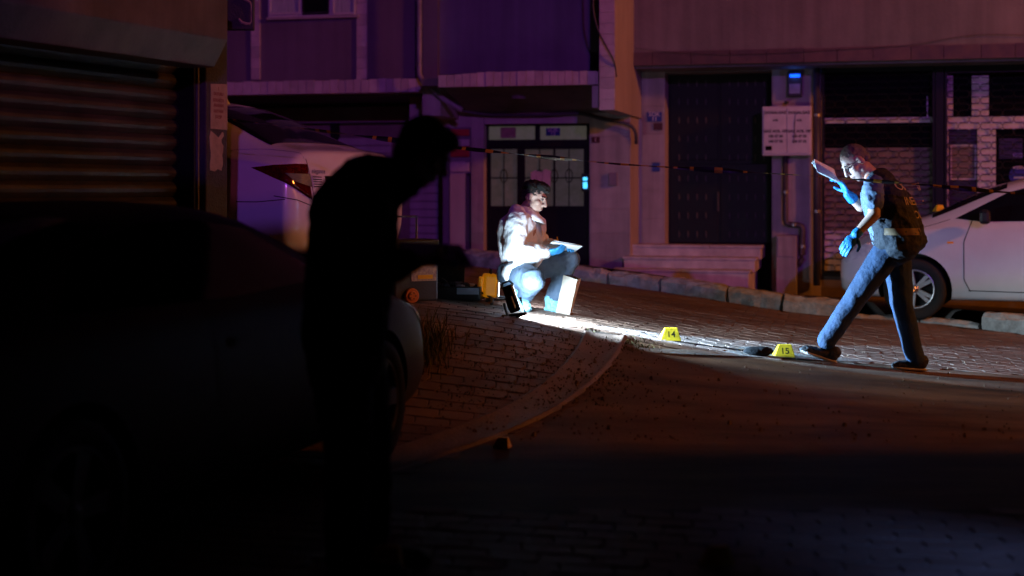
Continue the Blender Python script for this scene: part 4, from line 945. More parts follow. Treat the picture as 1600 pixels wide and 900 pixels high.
# ================================================================== PROPS
def gpt(px, py): return hit(px, py)
def yaw(a): return Matrix.Rotation(R(a), 3, 'Z')
def marker(label, px, py, a, num=None, m='yellow', s_=1.0, base=None, lm='ink'):
    b = base or gpt(px, py); t_ = thing('evidence_marker', label, 'marker', b, 'yellow evidence markers'); rot = yaw(a)
    L_, W_, H_ = .155 * s_, .11 * s_, .092 * s_
    bt = [(-L_ / 2, -W_ / 2, 0), (L_ / 2, -W_ / 2, 0), (L_ / 2, W_ / 2, 0), (-L_ / 2, W_ / 2, 0)]; tp = [(-L_ * .22, -.012, H_), (L_ * .36, -.012, H_), (L_ * .36, .012, H_), (-L_ * .22, .012, H_)]
    q = M(); q.hexa([b + rot @ Vector(p) for p in bt + tp]); q.build('body', m, t_, bevel=.004)
    if num:
        n_ = Vector((0, -H_, W_ / 2 - .012)).normalized(); up = Vector((0, W_ / 2 - .012, H_)).normalized(); c = Vector((.006 * s_, -(W_ / 2 + .012) / 2 - .0, H_ * .48)) + n_ * .004
        q = M(); letters(q, num, .064 * s_, b + rot @ c, rot @ Vector((1, 0, 0)), rot @ up, bold=.0014); q.build('number', lm, t_)
    return t_
marker('yellow evidence marker numbered 14 on the brightly lit paving', 1046, 532, 4, '14')
marker('yellow evidence marker numbered 15 beside the small black pouch', 1224, 558, -1, '15')
marker('orange lit evidence marker standing close to the kerb behind the striding man', 1288, 489, 10, m='orange')
ht = bv2.ray_cast(Vector((0, 0, 0)) + hm @ Vector((.0, 3.2, 2.2)), Vector((0, 0, -1)))[0]
hp = P(1467, 345, 15.2); ht2 = bv2.ray_cast(Vector((hp.x, hp.y, 3)), Vector((0, 0, -1)))[0]
marker('yellow evidence marker standing on the bonnet of the white hatchback', 0, 0, 15, s_=.75, base=ht2 or hp)
marker('evidence marker barely visible in the dark at the foot of the gutter', 785, 699, -20, s_=.6)
marker('dim yellow evidence marker at the edge of the faint blue light pool', 1120, 882, 10, s_=.75)
marker('evidence marker lost in the dark at the feet of the silhouette', 600, 893, 0)
# paper scrap near the kerb
q = M(); b = gpt(1239, 482); q.prism([b + Vector(p) for p in ((-.03, 0, 0), (.02, 0, .005), (.045, 0, .075), (.01, .005, .055), (-.02, 0, .03))], (.004, .012, 0)); tag(q.build('paper_scrap', 'white_paper'), 'small upright scrap of white paper at the foot of the kerb', 'paper')
# pale wet strip with a black pouch at the edge of the lit paving
q = M(); pl = [gpt(x, y) for x, y in ((1000, 545), (1060, 548), (1120, 548), (1170, 543), (1210, 545), (1260, 555), (1310, 560), (1368, 566), (1300, 565), (1240, 562), (1180, 558), (1130, 557), (1060, 555), (1010, 551))]
vs_ = [Vector((p.x, p.y, G(p.x, p.y) + .006 + .004 * math.sin(i * 2.3))) for i, p in enumerate(pl)]
q.add(vs_, [(i, i + 1, 12 - i, 13 - i) for i in range(6)] + [(6, 7, 7)][:0]); o = q.build('concrete_edging', 'concrete', smooth=True); o['kind'] = 'structure'
def ell(c, r, rot=None, nu=14, nv=9):
    c = Vector(c); vs = []; fs = []
    for j in range(nv + 1):
        ph = math.pi * j / nv
        for i in range(nu):
            th = 2 * math.pi * i / nu; v = Vector((r[0] * math.sin(ph) * math.cos(th), r[1] * math.sin(ph) * math.sin(th), r[2] * math.cos(ph))); vs.append(c + (rot @ v if rot else v))
    for j in range(nv):
        for i in range(nu):
            a, b_, c_, d_ = j * nu + i, j * nu + (i + 1) % nu, (j + 1) * nu + (i + 1) % nu, (j + 1) * nu + i
            fs.append((a, b_, c_, d_))
    return vs, fs
q = M(); b = gpt(1185, 556); v, f = ell(b + Vector((0, 0, .03)), (.105, .06, .032)); q.add([p + noise.noise_vector(p * 14) * .012 for p in v], f); pc = tag(q.build('cloth_pouch', 'black_cloth', smooth=True), 'small black pouch lying on the pale edging beside marker 15', 'pouch')
# paper evidence bag
bg_ = thing('paper_bag', 'tall paper evidence bag standing open beside the crouching man', 'bag', gpt(884, 491))
b = bg_.location; D_ = b.y
q = M(); bot = [P(868, 490, D_ - .02), P(889, 496, D_ - .06), P(893, 489, D_ + .10), P(873, 485, D_ + .13)]; top = [P(880, 430, D_ - .04), P(902, 437, D_ - .08), P(908, 435, D_ + .07), P(888, 429, D_ + .10)]
rings = []; nL = 7
for i in range(nL + 1):
    t_ = i / nL
    for k in range(4):
        for s_ in (0, .5):
            a = bot[k].lerp(bot[(k + 1) % 4], s_); c = top[k].lerp(top[(k + 1) % 4], s_); p = a.lerp(c, t_)
            if s_: p += (bot[0] + bot[2] - a * 2) * (.05 * math.sin(t_ * 2.6)) * (1 if k % 2 else .2)
            rings.append(p + noise.noise_vector(p * 11) * .007 * t_)
fs = [(i * 8 + k, i * 8 + (k + 1) % 8, (i + 1) * 8 + (k + 1) % 8, (i + 1) * 8 + k) for i in range(nL) for k in range(8)] + [tuple(range(8))]
q.add(rings, fs); o = q.build('bag_body', 'kraft', bg_); so = o.modifiers.new('s', 'SOLIDIFY'); so.thickness = .003
# yellow flood lamp on a low black stand
yb = gpt(772, 474); yl = thing('work_lamp', 'yellow flood lamp on a low black stand shining towards the crouching man', 'lamp', yb); Dy = yb.y
fx = Vector((.985, .12, -.06)).normalized(); sy = Vector((-.12, .98, 0)).normalized(); sy = (sy - fx * sy.dot(fx)).normalized(); uz_ = fx.cross(sy) * 1; uz_ = uz_ if uz_.z > 0 else -uz_
yr = Matrix((fx, sy, uz_)).transposed(); yc = P(765, 446, Dy)
q = M(); q.box(yc, (.11, .15, .185), rot=yr); bd = q.build('housing', 'lamp_yellow_glow', yl, bevel=.02)
q = M(); q.box(yc - fx * .068, (.03, .11, .13), rot=yr); q.build('heat_sink', 'lamp_yellow_glow', yl, bevel=.008)
for k in range(5):
    q = M(); q.box(yc - fx * .085 + sy * (-.04 + .02 * k), (.012, .004, .11), rot=yr); q.build('cooling_fin', 'yellow', yl)
q = M(); q.box(yc + fx * .060, (.012, .16, .195), rot=yr); q.build('bezel', 'white_pvc', yl, bevel=.006)
q = M(); q.box(yc + fx * .068, (.006, .125, .155), rot=yr); q.build('lamp_panel', 'led_white', yl)
q = M(); g0 = yb + Vector((0, 0, .015))
q.tube([yc - uz_ * .10, yc - uz_ * .13 - fx * .02, g0 + Vector((-.03, 0, .05))], .014, 8)
for a in (20, 150, 265): q.tube([g0 + Vector((-.03, 0, .05)), g0 + yaw(a) @ Vector((.13, 0, .02)), g0 + yaw(a) @ Vector((.2, 0, -.004))], .013, 6)
q.build('stand', 'black_plastic', yl)
q = M(); q.tube([yc + uz_ * .095 - sy * .05, yc + uz_ * .125 - sy * .03, yc + uz_ * .125 + sy * .03, yc + uz_ * .095 + sy * .05], .008, 6); q.build('handle', 'black_plastic', yl)
light('work_lamp_light', 'SPOT', yc + fx * .09, (.75, .85, 1), 85, .05, yc + Vector((.77, .64, -.04)), 92, .4)
# black flood lamp leaning on its folding stand
bb = gpt(800, 496); bk = thing('work_lamp', 'black folding flood lamp tilted up on the paving before the crouching man', 'lamp', bb); Db = bb.y
tp_, bt_ = P(793, 448, Db + .03), P(808, 494, Db)
up_ = (tp_ - bt_).normalized(); fb = Vector((.5, .86, 0.0)); fb = (fb - up_ * fb.dot(up_)).normalized(); sb2 = up_.cross(fb)
br = Matrix((fb, sb2, up_)).transposed(); bc = (tp_ + bt_) / 2 + up_ * .02
q = M(); q.box(bc, (.035, .085, .20), rot=br); q.build('housing', 'black_plastic', bk, bevel=.012)
q = M(); q.box(bc - fb * .03 + up_ * -.03, (.03, .06, .10), rot=br); q.build('battery_pack', 'black_plastic', bk, bevel=.01)
q = M(); q.box(bc + fb * .02, (.006, .07, .17), rot=br); q.build('lamp_panel', 'led_white', bk)
q = M(); q.tube([bt_ + sb2 * .07 + up_ * .12, bt_ + sb2 * .075 - up_ * .005, bt_ - sb2 * .075 - up_ * .005, bt_ - sb2 * .07 + up_ * .12], .012, 8)
q.tube([bt_ + sb2 * .06, P(785, 494, Db - .03), P(785, 494, Db + .08), bt_ - sb2 * .06], .011, 8); q.build('stand', 'black_plastic', bk)
q = M(); q.tube([tp_ - sb2 * .05, tp_ + up_ * .035 - sb2 * .03, tp_ + up_ * .035 + sb2 * .03, tp_ + sb2 * .05], .008, 6); q.build('handle', 'black_plastic', bk)
BLP = bc + fb * .06
light('work_lamp_light', 'SPOT', BLP, (.62, .83, 1), 105, .07, BLP + Vector((.83, .44, .22)), 138, .08)
light('work_lamp_light', 'SPOT', BLP, (.34, .64, 1), 2600, .035, BLP + Vector((2.75, .40, .10)), 48, .2)
light('work_lamp_light', 'SPOT', BLP, (.64, .84, 1), 520, .06, BLP + Vector((.80, .16, -.56)), 92, .35)
# dark trolley tool case with orange wheels
tc = gpt(640, 476); tt = thing('tool_trolley', 'dark blue trolley case with stickers and orange wheels behind the silhouette', 'case', tc); tr_ = yaw(28); c = tc + Vector((-.02, .2, .215))
q = M(); q.box(c, (.36, .27, .40), rot=tr_); q.build('case_body', 'case_blue', tt, bevel=.018)
q = M(); q.box(c + Vector((0, 0, .23)), (.37, .28, .05), rot=tr_); q.build('lid', 'case_blue', tt, bevel=.012)
for sx in (-1, 1):
    mx_ = Matrix.Translation(c + tr_ @ Vector((.185 * 1, -.08 + .1 * (sx + 1), -.165))) @ (tr_.to_4x4() @ Matrix.Rotation(R(90), 4, 'Y'))
for k, ly in ((0, -.15), (1, .165)):
    mx_ = Matrix.Translation(c + tr_ @ Vector((-.04, ly, -.155))) @ tr_.to_4x4() @ Matrix.Rotation(R(90), 4, 'X')
    q = M(); q.lathe([(0, .016), (.03, .018), (.035, .008), (.05, .008), (.056, .0), (.056, -.03), (0, -.03)], 20, mx_); wq = q.build('wheel', 'orange', tt)
    q = M()
    for a in range(5): q.box(mx_ @ Vector((.022 * math.cos(a * 1.2566), .022 * math.sin(a * 1.2566), .019)), (.008, .008, .008)); 
    q.build('hub_bolt', 'black_plastic', wq)
q = M(); q.box(c + tr_ @ Vector((.06, -.138, .03)), (.2, .004, .16), rot=tr_); q.build('sticker_sheet', 'sticker', tt)
q = M(); q.box(c + tr_ @ Vector((.07, -.141, -.02)), (.12, .004, .03), rot=tr_); q.build('sticker_sheet', 'yellow', tt)
q = M(); q.tube([c + tr_ @ Vector((-.12, .13, .2)), c + tr_ @ Vector((-.12, .13, .42)), c + tr_ @ Vector((.12, .13, .42)), c + tr_ @ Vector((.12, .13, .2))], .011, 6); q.build('pull_handle', 'grey_metal', tt)
# open flat case with contents
oc = gpt(712, 470); ot = thing('equipment_case', 'open flat black equipment case lying on the paving by the yellow lamp', 'case', oc); orr = yaw(-6); c = oc + Vector((0, .16, .06))
q = M()
for cc, ss in (((0, 0, -.05), (.42, .3, .012)), ((-.205, 0, 0), (.012, .3, .1)), ((.205, 0, 0), (.012, .3, .1)), ((0, -.145, 0), (.40, .012, .1)), ((0, .145, 0), (.40, .012, .1))): q.box(c + orr @ Vector(cc), ss, rot=orr)
q.build('tray', 'black_plastic', ot, bevel=.006)
q = M(); q.box(c + orr @ Vector((.11, -.153, .015)), (.17, .004, .05), rot=orr); q.build('label_panel', 'case_grey', ot)
q = M(); q.box(c + orr @ Vector((-.08, .2, .13)), (.24, .02, .18), rot=orr @ Matrix.Rotation(R(-25), 3, 'X')); q.build('lid', 'black_plastic', ot, bevel=.006)
rr_ = random.Random(4)
for k in range(9):
    p = c + orr @ Vector((rr_.uniform(-.15, .16), rr_.uniform(-.1, .1), .045 + rr_.uniform(0, .02))); q = M(); v, f = ell(p, (rr_.uniform(.03, .06), rr_.uniform(.02, .04), rr_.uniform(.015, .03)), nu=8, nv=5); q.add([a + noise.noise_vector(a * 25) * .01 for a in v], f)
    o = q.build('tool_pouch', rr_.choice(['soft_stuff', 'case_grey', 'case_blue', 'black_plastic']), ot)
q = M(); q.tube([c + Vector((.2, -.1, .0)), c + Vector((.3, -.12, -.05)), c + Vector((.42, -.02, -.055)), yb + Vector((-.05, .02, .02))], .009, 6); tag(q.build('lamp_cable', 'black_plastic', smooth=True), 'black cable lying between the open case and the yellow lamp', 'cable')
gb = gpt(682, 466); gt = thing('tool_bag', 'low black soft tool bag slumped between the trolley case and the open case', 'bag', gb); q = M(); v, f = ell(gb + Vector((0, .12, .055)), (.15, .11, .085), nu=20, nv=12); q.add([p + noise.noise_vector(p * 8) * .03 for p in v], f); q.build('bag_body', 'black_cloth', gt, smooth=True)
q = M(); q.tube([gb + Vector((-.08, .05, .12)), gb + Vector((-.04, .0, .16)), gb + Vector((.04, .0, .155)), gb + Vector((.08, .05, .12))], .009, 6); q.build('handle', 'black_plastic', gt)
# barrier tape, twisted yellow and black
path = [Vector((-2.05, 10.25, 1.86))] + [P(x, y, d) for x, y, d in ((357, 187, 10.2), (450, 198, 10.15), (600, 217, 10.05), (705, 230, 10.0), (830, 243, 9.92), (960, 256, 9.85), (1120, 266, 9.75), (1270, 275, 9.65), (1420, 287, 9.55), (1600, 303, 9.45), (1735, 316, 9.4))]
tp2 = smooth_pl(res(path, 220), 6); q = M(); vs = []
for i, p in enumerate(tp2):
    tn = (tp2[min(i + 1, 219)] - tp2[max(i - 1, 0)]).normalized(); a = tn.cross(Vector((0, 0, 1))).normalized(); b_ = tn.cross(a)
    th = 1.25 + .75 * math.sin(i * .09) + .5 * math.sin(i * .23 + 1); ax = a * math.sin(th) + b_ * math.cos(th); wdt = .015 + .005 * math.sin(i * .31); vs += [p - ax * wdt, p + a * .006, p + ax * wdt]
mi = []; fs = []; rs_ = random.Random(8); cur = 0; left = 0
for i in range(219):
    if left <= 0: cur = 1 - cur; left = rs_.choice([2, 3, 4, 5]) if cur else rs_.choice([1, 1, 2])
    left -= 1
    for k in range(2): fs.append((3 * i + k, 3 * i + k + 1, 3 * i + k + 4, 3 * i + k + 3)); mi.append(cur)
q.add(vs, fs); q.mi = mi; tag(q.build('barrier_tape', ['tape_yellow', 'tape_black']), 'twisted yellow and black barrier tape strung across the street', 'tape')
pe = path[-1]; q = M(); q.tube([(pe.x + .05, pe.y, G(pe.x, pe.y) - .05), (pe.x + .05, pe.y, pe.z + .35)], .03, 10); q.tube([(pe.x + .05, pe.y, pe.z + .35), (pe.x + .05, pe.y, pe.z + .37)], .034, 10); tag(q.build('steel_post', 'grey_metal'), 'slim steel post holding the end of the barrier tape', 'post')
# ================================================================== PEOPLE
def caps(p0, p1, r0, r1, flat=None, seg=14, rg=5):
    p0, p1 = Vector(p0), Vector(p1); ax = p1 - p0; l = ax.length or 1e-4; t_ = ax / l; a = t_.orthogonal().normalized(); b = t_.cross(a); rows = []
    for i in range(rg + 1): th = math.pi / 2 * (1 - i / rg); rows.append((p0 - t_ * r0 * math.sin(th), r0 * math.cos(th)))
    for i in range(rg + 1): th = math.pi / 2 * i / rg; rows.append((p1 + t_ * r1 * math.sin(th), r1 * math.cos(th)))
    vs = []; fs = []
    for c, r_ in rows:
        for k in range(seg):
            o = (a * math.cos(2 * math.pi * k / seg) + b * math.sin(2 * math.pi * k / seg)) * max(r_, 1e-4)
            if flat: dv, s_ = flat; dv = Vector(dv).normalized(); o = o + dv * (o.dot(dv) * (s_ - 1))
            vs.append(c + o)
    for i in range(len(rows) - 1):
        for k in range(seg): fs.append((i * seg + k, i * seg + (k + 1) % seg, (i + 1) * seg + (k + 1) % seg, (i + 1) * seg + k))
    fs += [tuple(range(seg))[::-1], tuple((len(rows) - 1) * seg + k for k in range(seg))]
    return vs, fs
def blob(name, prims, m, parent, vox=.008, sm_=3, wr=None, cutz=None):
    q = M()
    for v, f in prims: q.add(v, f)
    me = q.mesh('t', Vector()); bm = bmesh.new(); bm.from_mesh(me); bmesh.ops.recalc_face_normals(bm, faces=bm.faces); bm.to_mesh(me); bm.free()
    o = bpy.data.objects.new('t', me); COL.objects.link(o)
    r_ = o.modifiers.new('r', 'REMESH'); r_.mode = 'VOXEL'; r_.voxel_size = vox
    s_ = o.modifiers.new('s', 'SMOOTH'); s_.factor = .5; s_.iterations = sm_
    fin = bpy.data.meshes.new_from_object(o.evaluated_get(DG())); bpy.data.objects.remove(o)
    if wr:
        amp, sc_, st_ = wr; n_ = len(fin.vertices); nr = [v.normal.copy() for v in fin.vertices]
        for i, v in enumerate(fin.vertices):
            c = v.co; d = noise.noise(Vector((c.x * sc_ * st_[0], c.y * sc_ * st_[1], c.z * sc_ * st_[2]))); e = noise.noise(Vector((c.x * sc_ * 2.3 + 5, c.y * sc_ * 2.1, c.z * sc_ * 2.6 * st_[2])))
            v.co = c + nr[i] * amp * ((1 - 2 * abs(d)) * .8 + .5 * e - .35)
    fin.polygons.foreach_set('use_smooth', [True] * len(fin.polygons)); fin.materials.append(MT[m])
    fin.transform(Matrix.Translation(-parent.location))
    b = bpy.data.objects.new(name, fin); COL.objects.link(b); b.parent = parent; return b
def head_prims(c, fwd, up, s_=1.0):
    f = Vector(fwd).normalized(); u = Vector(up); u = (u - f * u.dot(f)).normalized(); r_ = f.cross(u); m3 = Matrix((r_, f, u)).transposed(); c = Vector(c)
    W_ = lambda x, y, z: c + m3 @ (Vector((x, y, z)) * s_)
    E = lambda x, y, z, a, b, d: ell(W_(x, y, z), (a * s_, b * s_, d * s_), rot=m3, nu=18, nv=12)
    pr = [E(0, -.012, .032, .074, .096, .088), E(0, .028, -.045, .057, .062, .072), E(0, .055, -.095, .026, .026, .024), E(0, .072, .034, .05, .02, .014),
          caps(W_(0, .088, .02), W_(0, .112, -.022), .010 * s_, .014 * s_, seg=8), E(.011, .097, -.026, .009, .011, .008), E(-.011, .097, -.026, .009, .011, .008), E(0, .086, -.052, .022, .013, .008), E(0, .084, -.066, .019, .012, .008),
          E(.042, .052, -.018, .022, .026, .022), E(-.042, .052, -.018, .022, .026, .022), E(.05, 0, -.06, .018, .035, .03), E(-.05, 0, -.06, .018, .035, .03)]
    for sx in (-1, 1):
        pr += [ell(W_(sx * .078, -.012, -.006), (.009 * s_, .022 * s_, .034 * s_), rot=m3 @ Matrix.Rotation(R(-14), 3, 'X'), nu=12, nv=8)]
    return pr, W_, m3
def face_bits(parent, W_, m3, s_=1.0, brow='hair_black', hair=None):
    for sx in (-1, 1):
        q = M(); v, f = ell(W_(sx * .031, .079, .012), (.0125 * s_, .009 * s_, .0075 * s_), rot=m3, nu=10, nv=7); q.add(v, f); ey = q.build('eye', 'eye_white', parent, smooth=True)
        q = M(); v, f = ell(W_(sx * .031, .086, .008), (.006 * s_, .004 * s_, .0065 * s_), rot=m3, nu=8, nv=6); q.add(v, f); q.build('iris', 'ink', ey)
        q = M(); q.tube([W_(sx * .014, .093, .032), W_(sx * .034, .091, .037), W_(sx * .053, .074, .031)], [.003 * s_, .005 * s_, .003 * s_], 6); q.build('eyebrow', brow, parent)
    q = M(); q.tube([W_(-.02, .094, -.059), W_(0, .100, -.0585), W_(.02, .094, -.059)], .0022 * s_, 5); q.build('mouth', 'red_ink', parent)
def hand_prims(wrist, aim, palm_n, curl=.5, s_=1.0, thumb=1, rad=.0105):
    """palm + five bent fingers; aim = finger direction, palm_n = way the palm faces"""
    a = Vector(aim).normalized(); n_ = Vector(palm_n); n_ = (n_ - a * n_.dot(a)).normalized(); sd = a.cross(n_) * thumb; w_ = Vector(wrist)
    pr = [caps(w_, w_ + a * .02 * s_, .026 * s_, .028 * s_, flat=(n_, .75)), ell(w_ + a * .055 * s_, (.046 * s_, .042 * s_, .017 * s_), rot=Matrix((a, sd, n_)).transposed(), nu=14, nv=9)]
    for k, (o, ln) in enumerate(((.030, .072), (.010, .080), (-.011, .075), (-.030, .060))):
        p = w_ + a * .088 * s_ + sd * o * s_; d = a.copy(); rr = rad * s_ * (.95 if k == 3 else 1.05)
        for j, fr_ in enumerate((.42, .32, .26)):
            ang_ = curl * (.45 + .55 * j) + .06 * k; d2 = (a * math.cos(ang_) + n_ * math.sin(ang_)).normalized(); e = p + d2 * ln * fr_ * s_
            pr.append(caps(p, e, rr, rr * .9, seg=8, rg=3)); p = e; rr *= .9
    p = w_ + a * .028 * s_ + sd * .036 * s_; e = p + (a * .55 + sd * .62 + n_ * .45).normalized() * .04 * s_; e2 = e + (a * .8 + sd * .1 + n_ * .5).normalized() * .032 * s_
    pr += [caps(p, e, rad * 1.25 * s_, rad * 1.1 * s_, seg=8, rg=3), caps(e, e2, rad * 1.1 * s_, rad * .9 * s_, seg=8, rg=3)]
    return pr
def shoe_prims(heel, toe, up=(0, 0, 1), s_=1.0, high=.055):
    h, t_ = Vector(heel), Vector(toe); d = (t_ - h).normalized(); u = Vector(up); u = (u - d * u.dot(d)).normalized(); sd = d.cross(u)
    up_ = [caps(h + u * high + d * .02, h + u * .05 + d * .05, .045 * s_, .046 * s_), caps(h + u * .045 + d * .03, t_ + u * .032 - d * .05, .044 * s_, .036 * s_, flat=(u, .85)), caps(t_ + u * .03 - d * .09, t_ + u * .024 - d * .025, .042 * s_, .03 * s_, flat=(u, .75))]
    so = [caps(h + u * .012 + d * .02, t_ + u * .012 - d * .06, .042 * s_, .044 * s_, flat=(u, .32)), caps(t_ + u * .012 - d * .09, t_ + u * .014 - d * .03, .045 * s_, .034 * s_, flat=(u, .32))]
    return up_, so
# ---------------------------------------------------------------- crouching man in white coat
DK = 11.05; kb = gpt(838, 482)
K = lambda x, y, dz=0: P(x, y, DK + dz)
kp = thing('person', 'man in white protective coat crouching over a clipboard beside the paper bag', 'person', (kb.x, DK, G(kb.x, DK)))
hp_, HW, h3 = head_prims(K(834, 309, 0), (.87, -.33, -.36), (.36, -.02, .93), 1.02)
neck = [caps(K(829, 318), K(816, 342), .056, .068)]
torso = [caps(K(815, 422, -.05), K(813, 358, -.06), .095, .125), caps(K(815, 422, .09), K(817, 356, .09), .095, .12), caps(K(811, 343, -.15), K(818, 341, .16), .075, .075)]
nA = [K(808, 346, -.20), K(803, 390, -.27), K(852, 396, -.24)]; fA = [K(824, 345, .19), K(846, 384, .13), K(866, 383, .0)]
arms = [caps(nA[0], nA[1], .056, .045), caps(nA[1], nA[2], .045, .032), caps(fA[0], fA[1], .056, .045), caps(fA[1], fA[2], .043, .032)]
nL = [K(803, 428, -.10), K(834, 437, -.40), K(818, 466, -.14)]; fL = [K(812, 424, .10), K(889, 406, .06), K(866, 462, .08)]
legs = [caps(nL[0], nL[1], .085, .062), caps(nL[1], nL[2], .058, .042), caps(fL[0], fL[1], .085, .062), caps(fL[1], fL[2], .058, .042)]
body = blob('body', hp_ + neck + torso + arms + legs, 'skin', kp, .0065, 2)
face_bits(kp, HW, h3, 1.02)
hr = [ell(HW(0, -.022, .048), (.082, .098, .088), rot=h3, nu=18, nv=12), ell(HW(0, .03, .098), (.066, .068, .042), rot=h3), ell(HW(0, -.062, .005), (.068, .05, .075), rot=h3), ell(HW(0, .07, .085), (.05, .03, .026), rot=h3)]
blob('hair', hr, 'hair_black', kp, .006, 1, (.009, 42, (1, 1, 1.6)))
coat = [caps(K(813, 424, -.06), K(808, 360, -.07), .128, .148), caps(K(813, 422, .10), K(815, 356, .10), .125, .135), caps(K(808, 346, -.17), K(816, 344, .17), .088, .085), caps(K(806, 432, -.06), K(812, 430, -.20), .10, .085), caps(K(800, 425, -.2), K(840, 404, -.26), .075, .05), caps(K(806, 330, -.05), K(812, 345, -.1), .06, .09),
        caps(K(832, 352, .08), K(842, 372, .06), .07, .05), caps(nA[0], nA[1], .092, .088), caps(nA[1], nA[2], .085, .055), caps(fA[0], fA[1], .085, .07), caps(fA[1], fA[2], .068, .045), caps(K(800, 375, -.05), K(803, 420, -.02), .11, .10)]
blob('coat', coat, 'coverall', kp, .009, 2, (.017, 7, (1.1, 1.0, 1.0)))
q = M(); cl = []
for i in range(13):
    a = i / 12 * math.pi * 1.5 - math.pi * .75; nb_ = K(824, 329); d_ = Vector((math.cos(a) * .085, math.sin(a) * .085, 0)); cl += [nb_ + d_ * .82 + Vector((-.0, 0, .03 - .02 * math.cos(a))), nb_ + d_ * 1.5 + Vector((.02, 0, -.055 - .05 * max(0, math.cos(a))))]
q.add(cl, [(2 * i, 2 * i + 1, 2 * i + 3, 2 * i + 2) for i in range(12)]); o = q.build('collar', 'coverall', kp, smooth=True); so = o.modifiers.new('s', 'SOLIDIFY'); so.thickness = .008
lap = M(); lap.prism([K(842, 335, .02), K(853, 343, .04), K(854, 360, .05), K(849, 378, .03), K(846, 360, .0)], (.0, .02, .0)); lap.build('lapel', 'coverall', kp, bevel=.008)
jeans = [caps(nL[0], nL[1], .112, .092), caps(nL[1], nL[2], .088, .064), caps(fL[0], fL[1], .112, .088), caps(fL[1], fL[2], .082, .066), caps(K(800, 428, -.05), K(806, 428, .06), .12, .12)]
blob('jeans', jeans, 'denim_light', kp, .009, 2, (.007, 9, (1, 1, 1)))
for hx, tx in (((814, 474, -.12), (822, 478, -.34)), ((856, 474, .09), (884, 478, .03))):
    a, b = K(*hx), K(*tx); gz = G(b.x, b.y); a.z = max(G(a.x, a.y) + .0, a.z - .02) if hx[0] < 830 else G(a.x, a.y); b.z = gz
    u_, s2 = shoe_prims(a, b, high=.09, s_=1.25); blob('shoe_cover', u_ + s2, 'shoe_cover', kp, .008, 2, (.010, 26, (1, 1, 1)))
blob('glove', hand_prims(nA[2], (.9, .1, .18), (.1, .55, .8), .55, 1.08, thumb=-1), 'glove', kp, .0045, 2)
blob('glove', hand_prims(fA[2], (.75, -.45, .05), (0, .15, -1), .75, 1.08, thumb=1), 'glove', kp, .0045, 2)
cb_ = thing('clipboard', 'white paper clipboard balanced on the knee of the crouching man', 'clipboard', K(880, 386, -.12)); cr = Matrix.Rotation(R(7), 3, 'Y') @ Matrix.Rotation(R(-12), 3, 'X') @ yaw(8)
q = M(); q.box(cb_.location, (.235, .30, .005), rot=cr); q.build('board', 'white_pvc', cb_)
for k in range(3):
    q = M(); q.box(cb_.location + cr @ Vector((.008 - .006 * k, -.004 * k, .0045 + .003 * k)), (.21, .28, .0015), rot=cr @ yaw(3 * k - 3)); q.build('paper_sheet', 'white_paper', cb_)
q = M(); q.box(cb_.location + cr @ Vector((-.1, 0, .012)), (.02, .1, .012), rot=cr); q.build('clip', 'chrome', cb_, bevel=.003)
pn_ = thing('pen', 'yellow pen held upright over the clipboard by the crouching man', 'pen', K(874, 380, -.03)); q = M(); q.tube([K(873, 383, -.05), K(870, 370, -.04)], .0055, 8); q.build('barrel', 'yellow', pn_); q = M(); q.tube([K(873, 383, -.05), K(873.6, 385.5, -.051)], [.005, .001], 8); q.build('tip', 'ink', pn_)
# ---------------------------------------------------------------- striding man in dark vest
DW_ = 10.2
Wm = lambda x, y, dz=0: P(x, y, DW_ + dz)
fb_ = gpt(1424, 581)
wp = thing('person', 'man in dark lettered vest and jeans striding past with a raised paper', 'person', (Wm(1365, 560).x, DW_, G(Wm(1365, 560).x, DW_)))
hp_, HW, h3 = head_prims(Wm(1336, 254, 0), (-.72, -.22, -.68), (-.66, 0, .75), 1.03)
neck = [caps(Wm(1349, 262), Wm(1370, 286), .058, .07)]
torso = [caps(Wm(1396, 385, -.07), Wm(1378, 310, -.08), .125, .13), caps(Wm(1396, 385, .07), Wm(1378, 310, .08), .125, .13), caps(Wm(1370, 289, -.15), Wm(1376, 289, .15), .07, .07)]
nA = [Wm(1364, 296, -.20), Wm(1366, 336, -.25), Wm(1338, 366, -.27)]; fA = [Wm(1374, 296, .20), Wm(1345, 322, .24), Wm(1325, 304, .20)]
arms = [caps(nA[0], nA[1], .052, .043), caps(nA[1], nA[2], .043, .03), caps(fA[0], fA[1], .052, .043), caps(fA[1], fA[2], .041, .03)]
bL = [Wm(1400, 392, .09), Wm(1409, 474, .05), Wm(1430, 560, .02)]; fL = [Wm(1388, 392, -.09), Wm(1343, 456, -.06), Wm(1292, 532, -.04)]
legs = [caps(bL[0], bL[1], .085, .06), caps(bL[1], bL[2], .056, .04), caps(fL[0], fL[1], .085, .06), caps(fL[1], fL[2], .056, .04)]
blob('body', hp_ + neck + torso + arms + legs, 'skin', wp, .0065, 2)
face_bits(wp, HW, h3, 1.03, 'hair_grey')
hr = [ell(HW(0, -.02, .055), (.079, .088, .075), rot=h3, nu=18, nv=12), ell(HW(0, -.042, .035), (.079, .078, .078), rot=h3, nu=18, nv=12), ell(HW(0, -.07, -.015), (.066, .045, .05), rot=h3), ell(HW(0, -.015, .085), (.06, .055, .034), rot=h3)]
blob('hair', hr, 'hair_grey', wp, .006, 1, (.005, 60, (1, 1, 1)))
q = M()
for sx in (-1, 1):
    ring = [HW(sx * .034 + .022 * math.cos(a * .5236), .098 - .006 * abs(math.cos(a * .5236)), .010 + .016 * math.sin(a * .5236)) for a in range(13)]; q.tube(ring, .0022, 4, caps=False); q.tube([HW(sx * .057, .092, .014), HW(sx * .078, .0, .012)], .0022, 4)
q.build('glasses', 'black_plastic', wp)
